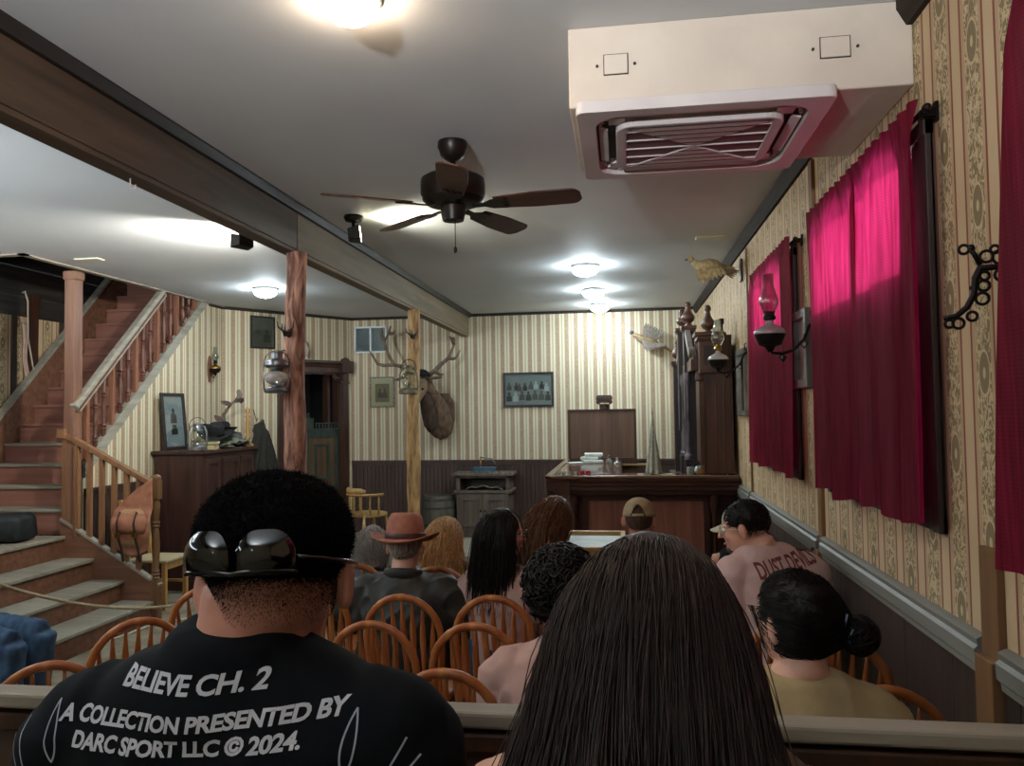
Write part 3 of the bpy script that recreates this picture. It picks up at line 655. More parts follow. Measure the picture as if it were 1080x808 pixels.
# ---------------------------------------------------------------- ropes
rope_m = MAT('rope', '9a8a6c', 'b5a585', .9, 0, 60)
def sag(p, q, s, n=16):
    p, q = Vector(p), Vector(q); return [p.lerp(q, i/n)-Vector((0, 0, s*4*(i/n)*(1-i/n))) for i in range(n+1)]
tag(mk('barrier_rope', M().tube(sag((-3.92, 4.1, .86), (-3.55, 5.75, .26), .10), .011, 8), rope_m, smooth=True), 'beige rope sagging across the bottom stairs', 'rope')
tag(mk('floor_rope', M().tube([(-4.0, 4.9, .009), (-4.12, 5.15, .009), (-4.05, 5.5, .009), (-3.98, 6.0, .009), (-3.7, 6.4, .009), (-3.55, 6.6, .009)], .009, 8), MAT('white_rope', 'b9b19c', 'cac2ae', .9, 0, 60), smooth=True), 'pale rope lying on the floor along the bottom step', 'rope')
# ---------------------------------------------------------------- doorway casing and half door
def to_diag(s, n, z=0): return tuple(T @ Vector((s, n, z)))
door_wood = WOOD('door_casing_wood', '2c1c16', '4a3024', 2, 4, .42)
dc = thing('door_casing', 'dark carved door casing around the black doorway', 'door casing', A0, DA)
for (a, b) in ((D0-.13, D0), (D1, D1+.13)):
    mm = M().box((a, -.035, 0), (b, 0, DZ+.02)).box((a+.025, -.045, .3), (b-.025, -.03, DZ-.12)).box((a-.01, -.05, 0), (b+.01, 0, .25)).box((a-.008, -.055, DZ-.14), (b+.008, 0, DZ-.115))
    mm.prism([(a+.015, DZ-.105), (b-.015, DZ-.105), (b-.01, DZ-.02), ((a+b)/2, DZ+.01), (a+.01, DZ-.02)], -.06, -.03, 1)
    mk('jamb', mm, door_wood, dc, bevel=.004)
mm = M().prism([(0, DZ), (-.05, DZ), (-.05, DZ+.07), (-.06, DZ+.075), (-.075, DZ+.11), (-.10, DZ+.125), (-.10, DZ+.16), (0, DZ+.16)], D0-.17, D1+.17, 0)
mk('header', mm, door_wood, dc, bevel=.002)
mk('reveal', M().box((D0-.001, -.01, 0), (D0+.02, .13, DZ)), door_wood, dc); mk('reveal', M().box((D1-.02, -.01, 0), (D1+.001, .13, DZ)), door_wood, dc); mk('reveal', M().box((D0, -.01, DZ-.02), (D1, .13, DZ+.001)), door_wood, dc)
for s in ((D1+.065), ):
    mk('block', M().box((s-.08, -.115, DZ+.0), (s+.085, 0, DZ+.165)), door_wood, dc, bevel=.004)
    mk('crest', M().prism([(s-.07, DZ+.163), (s+.07, DZ+.163), (s+.055, DZ+.185), (s+.03, DZ+.20), (s, DZ+.215), (s-.03, DZ+.20), (s-.055, DZ+.185)], -.08, -.03, 1), door_wood, dc, bevel=.004)
mm = M()
for k in range(5):
    a = k/4*PI/2; mm.tube([(D1-.005, -.02, DZ-.02), (D1-.02-.10*math.sin(a), -.02, DZ-.02-.10*math.cos(a))], [.006, .016], 8)
mk('corner_bracket', mm, door_wood, dc, smooth=True)
mk('inner_jamb', M().box((D1-.12, .10, 0), (D1-.08, .22, DZ)), door_wood, dc)
green_w = MAT('green_paint', '272f2b', '39443d', .6, 0, 10, (1, 1, .4), .1); panel_w = WOOD('door_panel_wood', '483624', '624a31', 2, 4, .5)
hd = thing('half_door', 'green-framed half door with brown panel standing in the doorway', 'door', A0, DA)
h0, h1, hb, ht = 1.13, 1.655, .73, 1.56
mm = M().box((h0, .0, hb), (h0+.07, .04, ht)).box((h1-.07, .0, hb), (h1, .04, ht)).box((h0, 0, hb), (h1, .04, hb+.09)).box((h0, 0, ht-.1), (h1, .04, ht)).box((h0-.01, -.012, ht), (h1+.01, .05, ht+.025))
mk('frame', mm, green_w, hd, bevel=.004)
mk('panel', M().box((h0+.05, .012, hb+.05), (h1-.05, .028, ht-.08)), panel_w, hd)
v, f = frame_prism(rect(h0+.15, h1-.15, hb+.17, ht-.18), rect(h0+.185, h1-.185, hb+.205, ht-.215), 0, .02)
mk('molding', M().add([(p[0], .012-p[2], p[1]) for p in v], f), green_w, hd, bevel=.003)
mm = M().box((h0+.16, -.005, ht+.085), (h1, .02, ht+.10))
for k in range(8): mm.lathe([(.006, 0), (.01, .03), (.006, .06)], (h0+.175+k*.047, .008, ht+.025), 8)
mk('gallery', mm, green_w, hd)
mk('gallery_post', M().box((h0+.0, -.01, ht+.025), (h0+.13, .04, ht+.155)).box((h0-.005, -.015, ht+.15), (h0+.135, .045, ht+.165)).lathe([(.012, .165), (.01, .2), (.016, .215), (.003, .235)], (h0+.065, .015, ht), 10), green_w, hd, bevel=.003)
for z in (.95, 1.42, 1.50): mk('hinge', M().box((h1-.005, -.006, z), (h1+.02, .004, z+.045)), brass, hd)
tag(mk('storage_chest', M().box((D0+.05, .1, 0), (D1-.05, .5, .70)).box((D0+.02, .07, .70), (D1-.02, .53, .73)), door_wood, bevel=.005, loc=A0, rot=(0, 0, DA)), 'dark chest beneath the half door in the doorway', 'chest')
owl = thing('bird_figurine', 'grey-brown bird figurine perched on the door header behind the red log post', 'figurine', to_diag(1.13, -.05, DZ+.16))
bird_m = MAT('figurine_clay', '85766a', 'a3958a', .7, 0, 20)
mk('body', M().loft([(0,0,0,.05,.035),(0,0,.012,.05,.035),(0,0,.02,.018,.015),(.0,0,.05,.035,.03),(0,0,.10,.048,.04),(0,0,.15,.042,.036),(0,0,.18,.024,.022),(0,-.005,.20,.03,.03),(0,-.008,.225,.026,.028),(0,-.005,.245,.006,.006)], 16), bird_m, owl, smooth=True)
mk('beak', M().tube([(0, -.03, .215), (0, -.05, .205)], [.008, .001], 8), iron, owl)
# ---------------------------------------------------------------- pictures
def picture(label, w, h, fw, frame_m, mat_c, print_cols, people, loc, rz, tilt=0, bw=True):
    t = thing('framed_picture', label, 'picture', loc, rz); t.rotation_euler = (tilt, 0, rz)
    RX = Matrix.Rotation(PI/2, 4, 'X')
    o = [(-w/2, -h/2), (w/2, -h/2), (w/2, h/2), (-w/2, h/2)]; q = [(-w/2+fw, -h/2+fw), (w/2-fw, -h/2+fw), (w/2-fw, h/2-fw), (-w/2+fw, h/2-fw)]
    mk('frame', M().add(*frame_prism(o, q, .002, .025), X=RX), frame_m, t, bevel=.003)
    mm = M(); mats = [MAT('print_'+c, c, rough=.5) for c in print_cols]
    iw, ih = w-2*fw, h-2*fw
    mm.cur = 0; mm.box((-iw/2-.002, -.009, -ih/2-.002), (iw/2+.002, -.002, ih/2+.002))
    if mat_c: mm.cur = 1; mm.box((-iw*.32, -.010, -ih*.36), (iw*.32, -.003, ih*.3)); iw *= .6; ih *= .62
    for (px, pz, s, c) in people:
        mm.cur = c; x, z = px*iw, pz*ih
        mm.prism([(x+s*.30*math.cos(a), z+s*(.62+.36*math.sin(a))) for a in [2*PI*i/14 for i in range(14)]], -.0115, -.004, 1)
        mm.prism([(x-s*.62, z-s*1.1), (x+s*.62, z-s*1.1), (x+s*.58, z), (x+s*.3, z+s*.26), (x-s*.3, z+s*.26), (x-s*.58, z)], -.0112, -.004, 1)
    mk('print', mm, mats, t, fixn=True)
    mk('cover_glass', M().box((-w/2+fw*.9, -.0145, -h/2+fw*.9), (w/2-fw*.9, -.0135, h/2-fw*.9)), glass_clear, t)
    return t
dark_frame = WOOD('picture_frame_wood', '1d1919', '2e2726', 0, 4, .4)
rg = random.Random(3)
ppl = [(-.4+.8*i/7+rg.uniform(-.03, .03), .12+rg.uniform(-.04, .04), .05, rg.choice((1, 2, 3))) for i in range(8)]+[(-.42+.84*i/6, -.2+rg.uniform(-.03, .03), .06, rg.choice((1, 2, 3))) for i in range(7)]
picture('wide dark-framed black-and-white group photograph on the back wall right of the elk head', .68, .465, .03, dark_frame, None, ['8d9498', 'c5cacc', '50565a', '2e3236'], ppl, (-1.245, YB-.002, 2.06), 0)
picture('portrait print in a thin silver-black frame on the back wall under the small window', .35, .42, .018, MAT('thin_frame', '3e3a36', '8b857b', .4, .2, 40), True, ['c9b892', '7b6a4e', '2f2d33', '9e7b5c'], [(-.16, -.05, .06, 2), (.18, -.05, .06, 2), (0, .1, .04, 3)], (-3.268, YB-.002, 2.065), 0)
pf = to_diag(.53, -.002, 2.815); picture('dark-framed picture high on the slanting wall left of the red log post', .335, .41, .022, dark_frame, None, ['5c5a50', '474840', '3a3a36', '6b685c'], [(-.2, .1, .06, 1), (.2, -.1, .08, 2), (.1, .25, .04, 3)], pf, DA)
picture('tall framed portrait of a standing figure leaning on the dark sideboard', .36, .60, .035, dark_frame, None, ['a6a9b2', '4a4a50', '35353a', 'b9a89e'], [(0, .12, .075, 1), (-.05, -.16, .05, 2), (.06, -.16, .05, 2)], (-4.70, 7.52, 1.715), PI/2-.12, -.10)
# ---------------------------------------------------------------- dark sideboard with its load
sbm = WOOD('sideboard_wood', '2f1d1a', '472f29', 2, 4, .4)
sb = thing('sideboard', 'tall dark panelled sideboard against the striped wall beside the stairs', 'sideboard', (-4.50, 7.85, 0))
mk('body', M().box((-.265, -.55, .06), (.265, .55, 1.375)).box((-.28, -.565, 0), (.28, .565, .1)), sbm, sb, bevel=.005)
mk('top', M().box((-.29, -.585, 1.375), (.30, .585, 1.415)), sbm, sb, bevel=.008)
for (y0, y1) in ((-.50, -.22), (-.18, .18), (.22, .50)):
    v, f = frame_prism(rect(y0, y1, .75, 1.32), rect(y0+.05, y1-.05, .80, 1.27), 0, .022)
    mk('door', M().add([(.262+p[2], p[0], p[1]) for p in v], f), sbm, sb, bevel=.004)
mk('skirt', M().box((.26, -.54, .12), (.275, .54, .68)), sbm, sb, bevel=.004)
TZ = 1.415
lantern('lantern', (-4.33, 7.36, TZ), .4, silver, glass_clear, 'silver hurricane lantern on the near corner of the dark sideboard', 'hurricane', 1.35)
felt = MAT('black_felt', '0b0c0e', '161719', .95, 0, 20); felt2 = MAT('grey_felt', '3a3d3a', '54564f', .9, 0, 14)
def hat(loc, rot, mat, label, s=1.0, band=None):
    t = thing('felt_hat', label, 'hat', loc); t.rotation_euler = rot
    mm = M(); nn = 36
    prof = [(.205, .012), (.19, .0), (.15, -.006), (.11, .0), (.098, .01), (.094, .05), (.088, .09), (.07, .112), (.03, .10), (.0, .095)]
    vs = []
    for (rr, z) in prof:
        for j in range(nn):
            a = 2*PI*j/nn; zz = z+(.045*abs(math.cos(a))**2*(rr/.2)**2 if rr > .1 else 0)
            vs.append((rr*.86*math.cos(a)*s, rr*1.05*math.sin(a)*s, zz*s))
    fs = [(i*nn+j, i*nn+(j+1) % nn, (i+1)*nn+(j+1) % nn, (i+1)*nn+j) for i in range(len(prof)-1) for j in range(nn)]
    mk('brim_and_crown', M().add(vs, fs), mat, t, smooth=True, solid=.005)
    mk('hat_band', M().lathe([(.089*s, .014*s), (.099*s, .015*s), (.0965*s, .035*s), (.089*s, .036*s)], n=32), band or iron, t)
    return t
hat((-4.40, 7.83, TZ+.15), (.30, .25, .2), felt, 'black felt hat on top of the pile on the dark sideboard', 1.05)
hat((-4.46, 8.12, TZ+.19), (-.2, .15, .8), felt, 'smaller black hat at the back of the pile on the dark sideboard', .8)
hat((-4.36, 8.18, TZ+.055), (0.1, .1, .4), felt2, 'grey felt hat lowest in the pile on the dark sideboard', .95)
def book(loc, rz, w, dd, h, col, label):
    t = thing('old_book', label, 'book', loc, rz)
    c = MAT('cover_'+col, col, rough=.6)
    mk('cover', M().box((-w/2, -dd/2, 0), (w/2, dd/2, .005)).box((-w/2, -dd/2, h-.005), (w/2, dd/2, h)).box((-w/2, -dd/2, 0), (-w/2+.006, dd/2, h)), c, t, bevel=.001)
    mk('pages', M().box((-w/2+.006, -dd/2+.006, .005), (w/2-.006, dd/2-.006, h-.005)), MAT('old_paper', 'b3a67e', 'c9bd98', .8, 0, 40, (1, 1, 8)), t)
book((-4.33, 7.55, TZ), .2, .2, .17, .055, '6d6340', 'tan old book lying beside the lantern on the sideboard')
book((-4.36, 7.57, TZ+.055), -.1, .19, .24, .035, '57512f', 'olive book lying on the tan book on the sideboard')
def drape(fn, nu, nv, mat, name, label, cat, solid=.008):
    return tag(mk(name, M().grid(fn, nu, nv), mat, solid=solid, smooth=True), label, cat)
for k, (cy, cz, col, lb) in enumerate(((7.90, .045, '3b4038', 'dark folded garment at the bottom of the pile on the sideboard'), (8.02, .10, '5f6255', 'grey-green folded garment under the black hats on the sideboard'))):
    drape(lambda a, b, cy=cy, cz=cz, k=k: (-4.62+.42*a, cy-.24+.46*b, TZ+cz*math.sin(PI*min(max(b, .02), .98))**.5*math.sin(PI*min(max(a, .03), .97))**.4+.012*math.sin(a*14+k)+.010*math.sin(b*17)+.018), 26, 26, MAT('garment_%d' % k, col, rough=.9), 'folded_garment', lb, 'garment')
tw = M().lathe([(.06, 0), (.062, .015), (.03, .03), (.018, .05), (.028, .07), (.017, .085), (.026, .11), (.02, .15), (.024, .18), (.016, .21), (.028, .225), (.016, .24), (.022, .26), (.026, .28), (.008, .30)], n=16)
cs = mk('wooden_spindle', tw, wood_yel, smooth=True, loc=(-4.265, 8.30, TZ)); cs.scale = (1.1, 1.1, 1.5); tag(cs, 'turned yellow wooden spindle standing at the far end of the sideboard', 'spindle')
# dry leafy branch (feathered game bird mount) by the wall
br = thing('dried_branch', 'brown dried leafy branch rising behind the pile on the sideboard', 'branch', (-4.55, 8.30, TZ))
mk('stem', M().tube([(0, 0, 0), (.02, .0, .2), (.0, -.02, .36), (.05, .03, .47), (.1, .09, .55)], [.012, .016, .02, .016, .006], 10), MAT('dry_stem', '4c3d33', '6a584a', .8, 0, 30), br, smooth=True)
leafm = MAT('dry_leaf', '51443b', '75655a', .85, 0, 25)
for (p, q, w) in (((0, -.02, .25), (-.02, -.16, .36), .05), ((0, -.02, .2), (.0, -.13, .17), .06), ((.05, .03, .47), (.02, -.10, .52), .04), ((.1, .09, .55), (.12, .13, .66), .045), ((.1, .09, .54), (.12, .24, .52), .05), ((.06, .05, .50), (.1, .18, .58), .035)):
    p, q = Vector(p), Vector(q); dv = (q-p); sd_ = dv.cross(Vector((-.5, .86, .2))).normalized()*w*.75
    def lf(a, b, p=p, dv=dv, sd_=sd_): 
        w_ = math.sin(PI*min(1, b*.93+.04))**.7*(a-.5)*2; c = p+dv*b+sd_*w_+Vector((1, 0, 0))*(.02*abs(a-.5)+.015*math.sin(b*5)); return tuple(c)
    mk('leaf', M().grid(lf, 4, 8), leafm, br, solid=.003, smooth=True)
# coat hanging over the far end of the sideboard
coat_m = MAT('olive_coat', '1b1a16', '292720', .9, 0, 30)
def coat_f(a, b):
    w = .06+.34*b**.8; x = -4.25+(a-.5)*w*.75+.05*math.sin(a*PI)+.012*math.sin(a*26+b*3)*(.3+b)
    return (x+(.03 if b > .1 else 0), 8.54+(a-.5)*2*w*.75, 1.72-.95*b-.03*abs(a-.5)*(1-b)*4)
coat = mk('hanging_coat', M().grid(coat_f, 40, 24), coat_m, solid=.02, smooth=True); tag(coat, 'dark olive coat hanging at the far end of the sideboard by the doorway', 'coat')
cstd = thing('coat_stand', 'slim wooden stand that carries the dark coat beside the doorway', 'coat stand', (-4.30, 8.55, 0))
mk('pole', M().tube([(0, 0, 0), (0, 0, 1.66)], .018, 12), wood_dark, cstd, smooth=True)
mk('foot', M().lathe([(.16, 0), (.16, .02), (.05, .04), (.02, .06)], n=20), wood_dark, cstd)
mk('peg', M().tube([(0, 0, 1.63), (.05, 0, 1.67)], .01, 8), wood_dark, cstd)
# ---------------------------------------------------------------- oil lamp sconces
def oil_lamp(name, loc, rz, arm, glassm, bodym, label, s=1.0):
    """arm: list of points from the wall plate to the cup (local, wall at x=0)"""
    t = thing(name, label, 'wall lamp', loc, rz, 'oil lamps on wall brackets')
    e = Vector(arm[-1])
    mk('bracket_arm', M().tube(arm, [.009*s]*len(arm), 8), iron, t, smooth=True)
    mk('wall_plate', M().box((-.0, -.022*s, -.07*s), (.012, .022*s, .07*s)).tube([(.012, 0, .03*s), (.03, 0, .05*s), (.03, 0, .09*s), (.018, 0, .1*s)], .005*s, 6), iron, t, bevel=.003)
    for k in (1, 2):
        mm = M(); i = len(arm)*k//3; p = Vector(arm[i]); mm.tube([p, p+Vector((.02, 0, -.02))*s, p+Vector((.0, 0, -.045))*s, p+Vector((-.02, 0, -.02))*s, p+Vector((-.005, 0, -.01))*s], .005*s, 6)
        mk('scroll', mm, iron, t, smooth=True)
    mk('drop', M().ell((e.x*.72, 0, e.z-.065*s), (.012*s, .012*s, .02*s), 8, 6), iron, t, smooth=True)
    mk('cup', M().lathe([(.012*s, -.03*s), (.03*s, -.0), (.062*s, .012*s), (.078*s, .045*s), (.086*s, .07*s), (.08*s, .072*s)], e, 24), iron, t, smooth=40)
    mk('font', M().lathe([(.075*s, .05*s), (.088*s, .078*s), (.075*s, .10*s), (.045*s, .118*s), (.022*s, .13*s), (.02*s, .15*s)], e, 24), bodym, t, smooth=True)
    mk('burner', M().lathe([(.02*s, .148*s), (.034*s, .155*s), (.036*s, .168*s), (.028*s, .18*s), (.03*s, .2*s)], e, 20), brass if bodym is milk else iron, t, smooth=40)
    mk('chimney', M().lathe([(.033*s, .19*s), (.036*s, .21*s), (.052*s, .24*s), (.054*s, .262*s), (.04*s, .30*s), (.03*s, .34*s), (.026*s, .41*s)], e, 24), glassm, t, smooth=True, solid=.002)
    return t
armA = [(.01, 0, .02), (.04, .0, .0), (.07, .02, -.07), (.12, .0, -.12), (.17, 0, -.135), (.22, 0, -.13), (.23, 0, -.10)]
oil_lamp('oil_lamp', (XR-.002, 4.02, 2.165), PI, armA, glass_violet, MAT('violet_font', '8d7a82', 'a5929a', .3, .1, 8), 'black-bracketed oil lamp with violet-tinted chimney in front of the far curtain', .90)
oil_lamp('oil_lamp', (XR-.002, 6.14, 2.175), PI, armA, glass_clear, milk, 'oil lamp with pale glass font in front of the dark back bar', .92)
sc = to_diag(.06, 0)
oil_lamp('oil_lamp', (-4.798, 8.40, 2.30), 0, [(.01, 0, 0), (.04, 0, -.03), (.08, 0, -.03)], glass_clear, brass, 'small brass oil lamp on the striped wall above the sideboard', .75)
mk('backplate', M().ell((.008, 0, .02), (.008, .05, .16), 14, 8), wood_brown, bpy.data.objects['oil_lamp.002'], smooth=True)
tag(mk('wire_hook', M().tube([(-4.55, 9.0, 1.84), (-4.53, 9.0, 1.78), (-4.52, 9.01, 1.72), (-4.53, 9.05, 1.70), (-4.53, 9.07, 1.74)], .005, 6), iron, smooth=True), 'bent dark wire hook on the striped wall above the black hats', 'hook')
# cast-iron bracket without its lamp
t = thing('iron_bracket', 'empty ornate black cast-iron lamp bracket at the right edge', 'bracket', (XR-.002, 2.07, 2.10), 0)
A = [(0, 0, 0), (-.05, -.01, .0), (-.10, .0, .01), (-.115, 0, -.03), (-.118, .01, -.08), (-.125, .02, -.12), (-.14, .05, -.15), (-.17, .07, -.16)]
A = [(-.002, 0, .0), (-.05, 0, .0), (-.085, 0, .0), (-.10, 0, -.03), (-.105, 0, -.08), (-.125, 0, -.12), (-.155, 0, -.145), (-.19, 0, -.15)]
mk('arm', M().tube(A, [.011, .01, .012, .011, .01, .01, .009, .008], 8), iron, t, smooth=True)
mm = M()
def ring(c, rr, a0=0, a1=2*PI, th=.005): mm.tube([(c[0]+rr*math.cos(a0+(a1-a0)*i/14), 0, c[1]+rr*math.sin(a0+(a1-a0)*i/14)) for i in range(15)], th, 6)
for c, rr in (((-.03, .03), .022), ((-.068, .035), .018), ((-.03, -.025), .018), ((-.075, -.025), .013), ((-.078, -.055), .016), ((-.083, -.095), .018), ((-.112, -.13-.018), .014), ((-.15, -.168), .016), ((-.175, -.168), .012), ((-.045, .055), .012)): ring(c, rr)
mm.tube([(-.085, 0, .01), (-.10, 0, .045), (-.11, 0, .06)], .008, 8); ring((-.128, .062), .014, th=.005); mm.ell((-.108, 0, .065), (.012, .01, .012), 8, 6)
for p in ((-.112, -.06), (-.118, -.1), (-.14, -.13)): mm.ell((p[0], 0, p[1]), (.007, .006, .007), 8, 6)
mk('scrollwork', mm, iron, t, smooth=True)
mk('wall_plate', M().box((-.008, -.03, -.06), (.002, .03, .09)), iron, t, bevel=.003)
t.rotation_euler = (0, 0, -.25); t.scale = (.82, .82, .82)
# framed mirror and narrow mirror on the right wall
gf = MAT('grey_gilt_frame', '5d5a55', '87847d', .4, .3, 10)
def wall_frame(name, y0, y1, z0, z1, fw, dep, fm, inner, label, cat):
    t = thing(name, label, cat, (XR, (y0+y1)/2, (z0+z1)/2)); w, h = (y1-y0)/2, (z1-z0)/2
    v, f = frame_prism(rect(-w, w, -h, h), rect(-w+fw, w-fw, -h+fw, h-fw), .0, dep)
    mk('frame', M().add([(-p[2], p[0], p[1]) for p in v], f), fm, t, bevel=.004)
    mk('mirror_glass' if cat == 'mirror' else 'print', M().box((-.012, -w+fw-.003, -h+fw-.003), (-.002, w-fw+.003, h-fw+.003)), inner, t)
    return t
mirror_m = MAT('mirror', 'c8cdcc', rough=.06, metal=1)
wall_frame('framed_picture', 4.09, 4.42, 1.86, 2.27, .045, .045, WOOD('box_frame', '4a4644', '6d6763', 2, 4, .4), MAT('pale_print', 'a8ac9c', 'c0c2b2', .5, 0, 6), 'pale picture in a deep dark frame on the right wall between the two curtained windows', 'picture')
wall_frame('wall_mirror', 6.20, 6.66, 1.70, 2.24, .045, .03, gf, mirror_m, 'narrow grey-framed mirror on the right wall beside the back bar', 'mirror')
# ---------------------------------------------------------------- mounted pheasants
ph_m = MAT('pheasant_plumage', '5a4a38', '9a8464', .85, 0, 45, (1, 1, 1), .3, .004); ph_w = MAT('pheasant_wing', '57504a', '857b6f', .85, 0, 40, (1, 4, 1), .3, .004)
def feather(mm, p, q, w, th=.004, n=8):
    p, q = Vector(p), Vector(q); dv = q-p; sd_ = dv.cross(Vector((0, 1, 0)));
    if sd_.length < 1e-3: sd_ = dv.cross(Vector((0, 0, 1)))
    sd_ = sd_.normalized()
    mm.tube([p+dv*(i/n) for i in range(n+1)], [max(w/2*math.sin(PI*min(.97, (i/n)*.85+.1)), .001) for i in range(n+1)], 8, sx=1, sy=th/w*2, up=dv.cross(sd_))
ph = thing('mounted_pheasant', 'mounted flying pheasant with long tail on the striped back wall', 'mounted bird', (.33, 10.06, 2.66))
X = Matrix.Rotation(math.radians(22), 4, 'Y')
mk('body', M().tube([X @ Vector(p) for p in ((-.20, 0, .02), (-.15, 0, .012), (-.10, 0, .0), (0, 0, 0), (.10, 0, .0), (.16, 0, .0))], [.024, .032, .05, .068, .05, .02], 14), ph_m, ph, smooth=True)
mk('wall_mount', M().tube([(0, .03, 0), (0, YB-10.06, 0)], .012, 8), iron, ph)
mk('head', M().ell(X @ Vector((-.225, 0, .03)), (.032, .025, .026), 12, 8), MAT('pheasant_head', '3b3d44', '4c3a38', .6, 0, 30), ph, smooth=True)
mk('beak', M().tube([X @ Vector((-.25, 0, .028)), X @ Vector((-.285, 0, .018))], [.01, .002], 8), mkc, ph)
mm = M()
for k in range(9): feather(mm, X @ Vector((-.06+.018*k, -.02, .03)), Vector((-.01+.028*k, -.06-.008*k, .23-.016*k)), .046)
mk('wing', mm, ph_w, ph, smooth=True)
mm = M()
for k in range(8): feather(mm, X @ Vector((-.06+.02*k, -.06, -.02)), Vector((.0+.035*k, -.12, -.15+.010*k)), .046)
mk('wing', mm, ph_w, ph, smooth=True)
mm = M()
for k in range(6): feather(mm, X @ Vector((.13, 0, 0)), Vector((.40-.03*k, -.01*k, -.20+.022*k)), .02)
mk('tail', mm, ph_m, ph, smooth=True)
ph = thing('mounted_pheasant', 'pale mounted pheasant on a small bracket at the top of the right wall', 'mounted bird', (XR-.02, 6.35, 2.88))
mk('bracket', M().box((-.0, -.04, -.1), (.018, .04, .08)), wood_dark, ph, bevel=.003)
straw = MAT('straw_plumage', '8c7a58', 'b7a67e', .9, 0, 40, (1, 1, 1), .4, .005)
mk('body', M().tube([(-.13, -.01, .01), (-.19, -.02, .02), (-.25, -.02, .02), (-.33, -.02, .04), (-.37, -.02, .075)], [.03, .06, .075, .04, .022], 14), straw, ph, smooth=True)
mk('head', M().ell((-.385, -.02, .095), (.027, .023, .025), 10, 8), straw, ph, smooth=True)
mk('beak', M().tube([(-.405, -.02, .095), (-.435, -.02, .088)], [.008, .002], 6), iron, ph)
mm = M()
for k in range(7): feather(mm, (-.31+.02*k, -.06, .02), (-.33+.035*k, -.11, -.12+.012*abs(k-1)), .05)
mk('wing', mm, straw, ph, smooth=True)
mm = M()
for k in range(7): feather(mm, (-.30+.02*k, .03, .03), (-.20+.03*k, .10, .09-.01*k), .05)
mk('wing', mm, straw, ph, smooth=True)
mm = M()
for k in range(5): feather(mm, (-.15, -.01, .01), (.0-.012*k, -.03+.015*k, -.02-.012*k), .022)
mk('tail', mm, ph_m, ph, smooth=True)
# ---------------------------------------------------------------- elk head
ek = thing('elk_head', 'mounted elk head with wide branching antlers behind the yellow log post', 'mounted head', (-2.42, YB-.02, 1.78))
hide = MAT('elk_hide', '4a382c', '6f5745', .9, 0, 22, (1, 1, .5), .5, .006, 7); face = MAT('elk_face', '66533f', '86705a', .85, 0, 20, (1, 1, .5), .3, .004)
mm = M().loft([(.0, -.10, -.37, .02, .04), (.0, -.12, -.34, .08, .10), (-.02, -.13, -.26, .16, .125), (-.02, -.17, -.12, .185, .15), (-.03, -.19, .02, .175, .16), (-.06, -.24, .14, .15, .15), (-.10, -.32, .25, .125, .14), (-.13, -.40, .33, .115, .13), (-.14, -.44, .43, .09, .11)], 24)
mm.loft([(-.0, -.065, -.30, .14, .04), (.0, -.075, -.1, .185, .05), (0, -.075, .12, .18, .05), (0, -.06, .25, .1, .03)], 20)
mk('neck', mm, hide, ek, smooth=True, disp=lambda p: .018*noise.noise(p*14)+.008*noise.noise(p*40))
hx_ = Matrix.Translation((-.16, -.47, .34)) @ Matrix.Rotation(math.radians(-22), 4, 'Z') @ Matrix.Rotation(math.radians(48), 4, 'X')
mk('head', M().tube([hx_ @ Vector(p) for p in ((0, .10, 0), (0, .04, .02), (0, -.06, .015), (0, -.17, -.01), (0, -.28, -.03), (0, -.36, -.045), (0, -.40, -.05))], [.07, .115, .108, .08, .06, .055, .035], 16, sx=.85), face, ek, smooth=True)
mk('throat_mane', M().loft([(-.09, -.30, -.26, .03, .03), (-.09, -.32, -.18, .09, .07), (-.10, -.36, .0, .10, .08), (-.12, -.42, .18, .085, .07), (-.13, -.46, .27, .05, .05)], 18), MAT('mane', '33261e', '4f3d31', .9, 0, 26, (1, 1, .4), .5, .006), ek, smooth=True, disp=lambda p: .014*noise.noise(Vector((p.x*40, p.y*40, p.z*10))))
mk('muzzle', M().ell(hx_ @ Vector((0, -.40, -.05)), (.045, .03, .04), 12, 8), iron, ek, smooth=True)
for s in (-1, 1):
    mk('eye', M().ell(hx_ @ Vector((s*.085, -.10, .045)), (.016, .016, .016), 10, 8), black_gloss, ek, smooth=True)
    b = hx_ @ Vector((s*.09, .06, .07)); e = b+Vector((s*.20+.02, -.02, .015))
    mk('ear', M().tube([b, b.lerp(e, .3), b.lerp(e, .65), e], [.02, .05, .042, .006], 10, sy=.4), hide, ek, smooth=True)
antl = MAT('antler', '54463a', '7d6b5a', .6, 0, 25, (1, 1, .3), .3, .003)
def antler(pts, tines, base):
    mm = M(); P_ = [Vector(p) for p in pts]; k = len(P_)
    mm.tube(P_, [.034-.024*i/(k-1) for i in range(k)], 10)
    for (i, tip, midoff) in tines:
        p = P_[i]; q = Vector(tip); mid = p.lerp(q, .5)+Vector(midoff); mm.tube([p, p.lerp(mid, .6)+Vector(midoff)*.2, mid, mid.lerp(q, .6), q], [.024, .023, .019, .013, .004], 8)
    return mk('antler', mm, antl, ek, smooth=True)
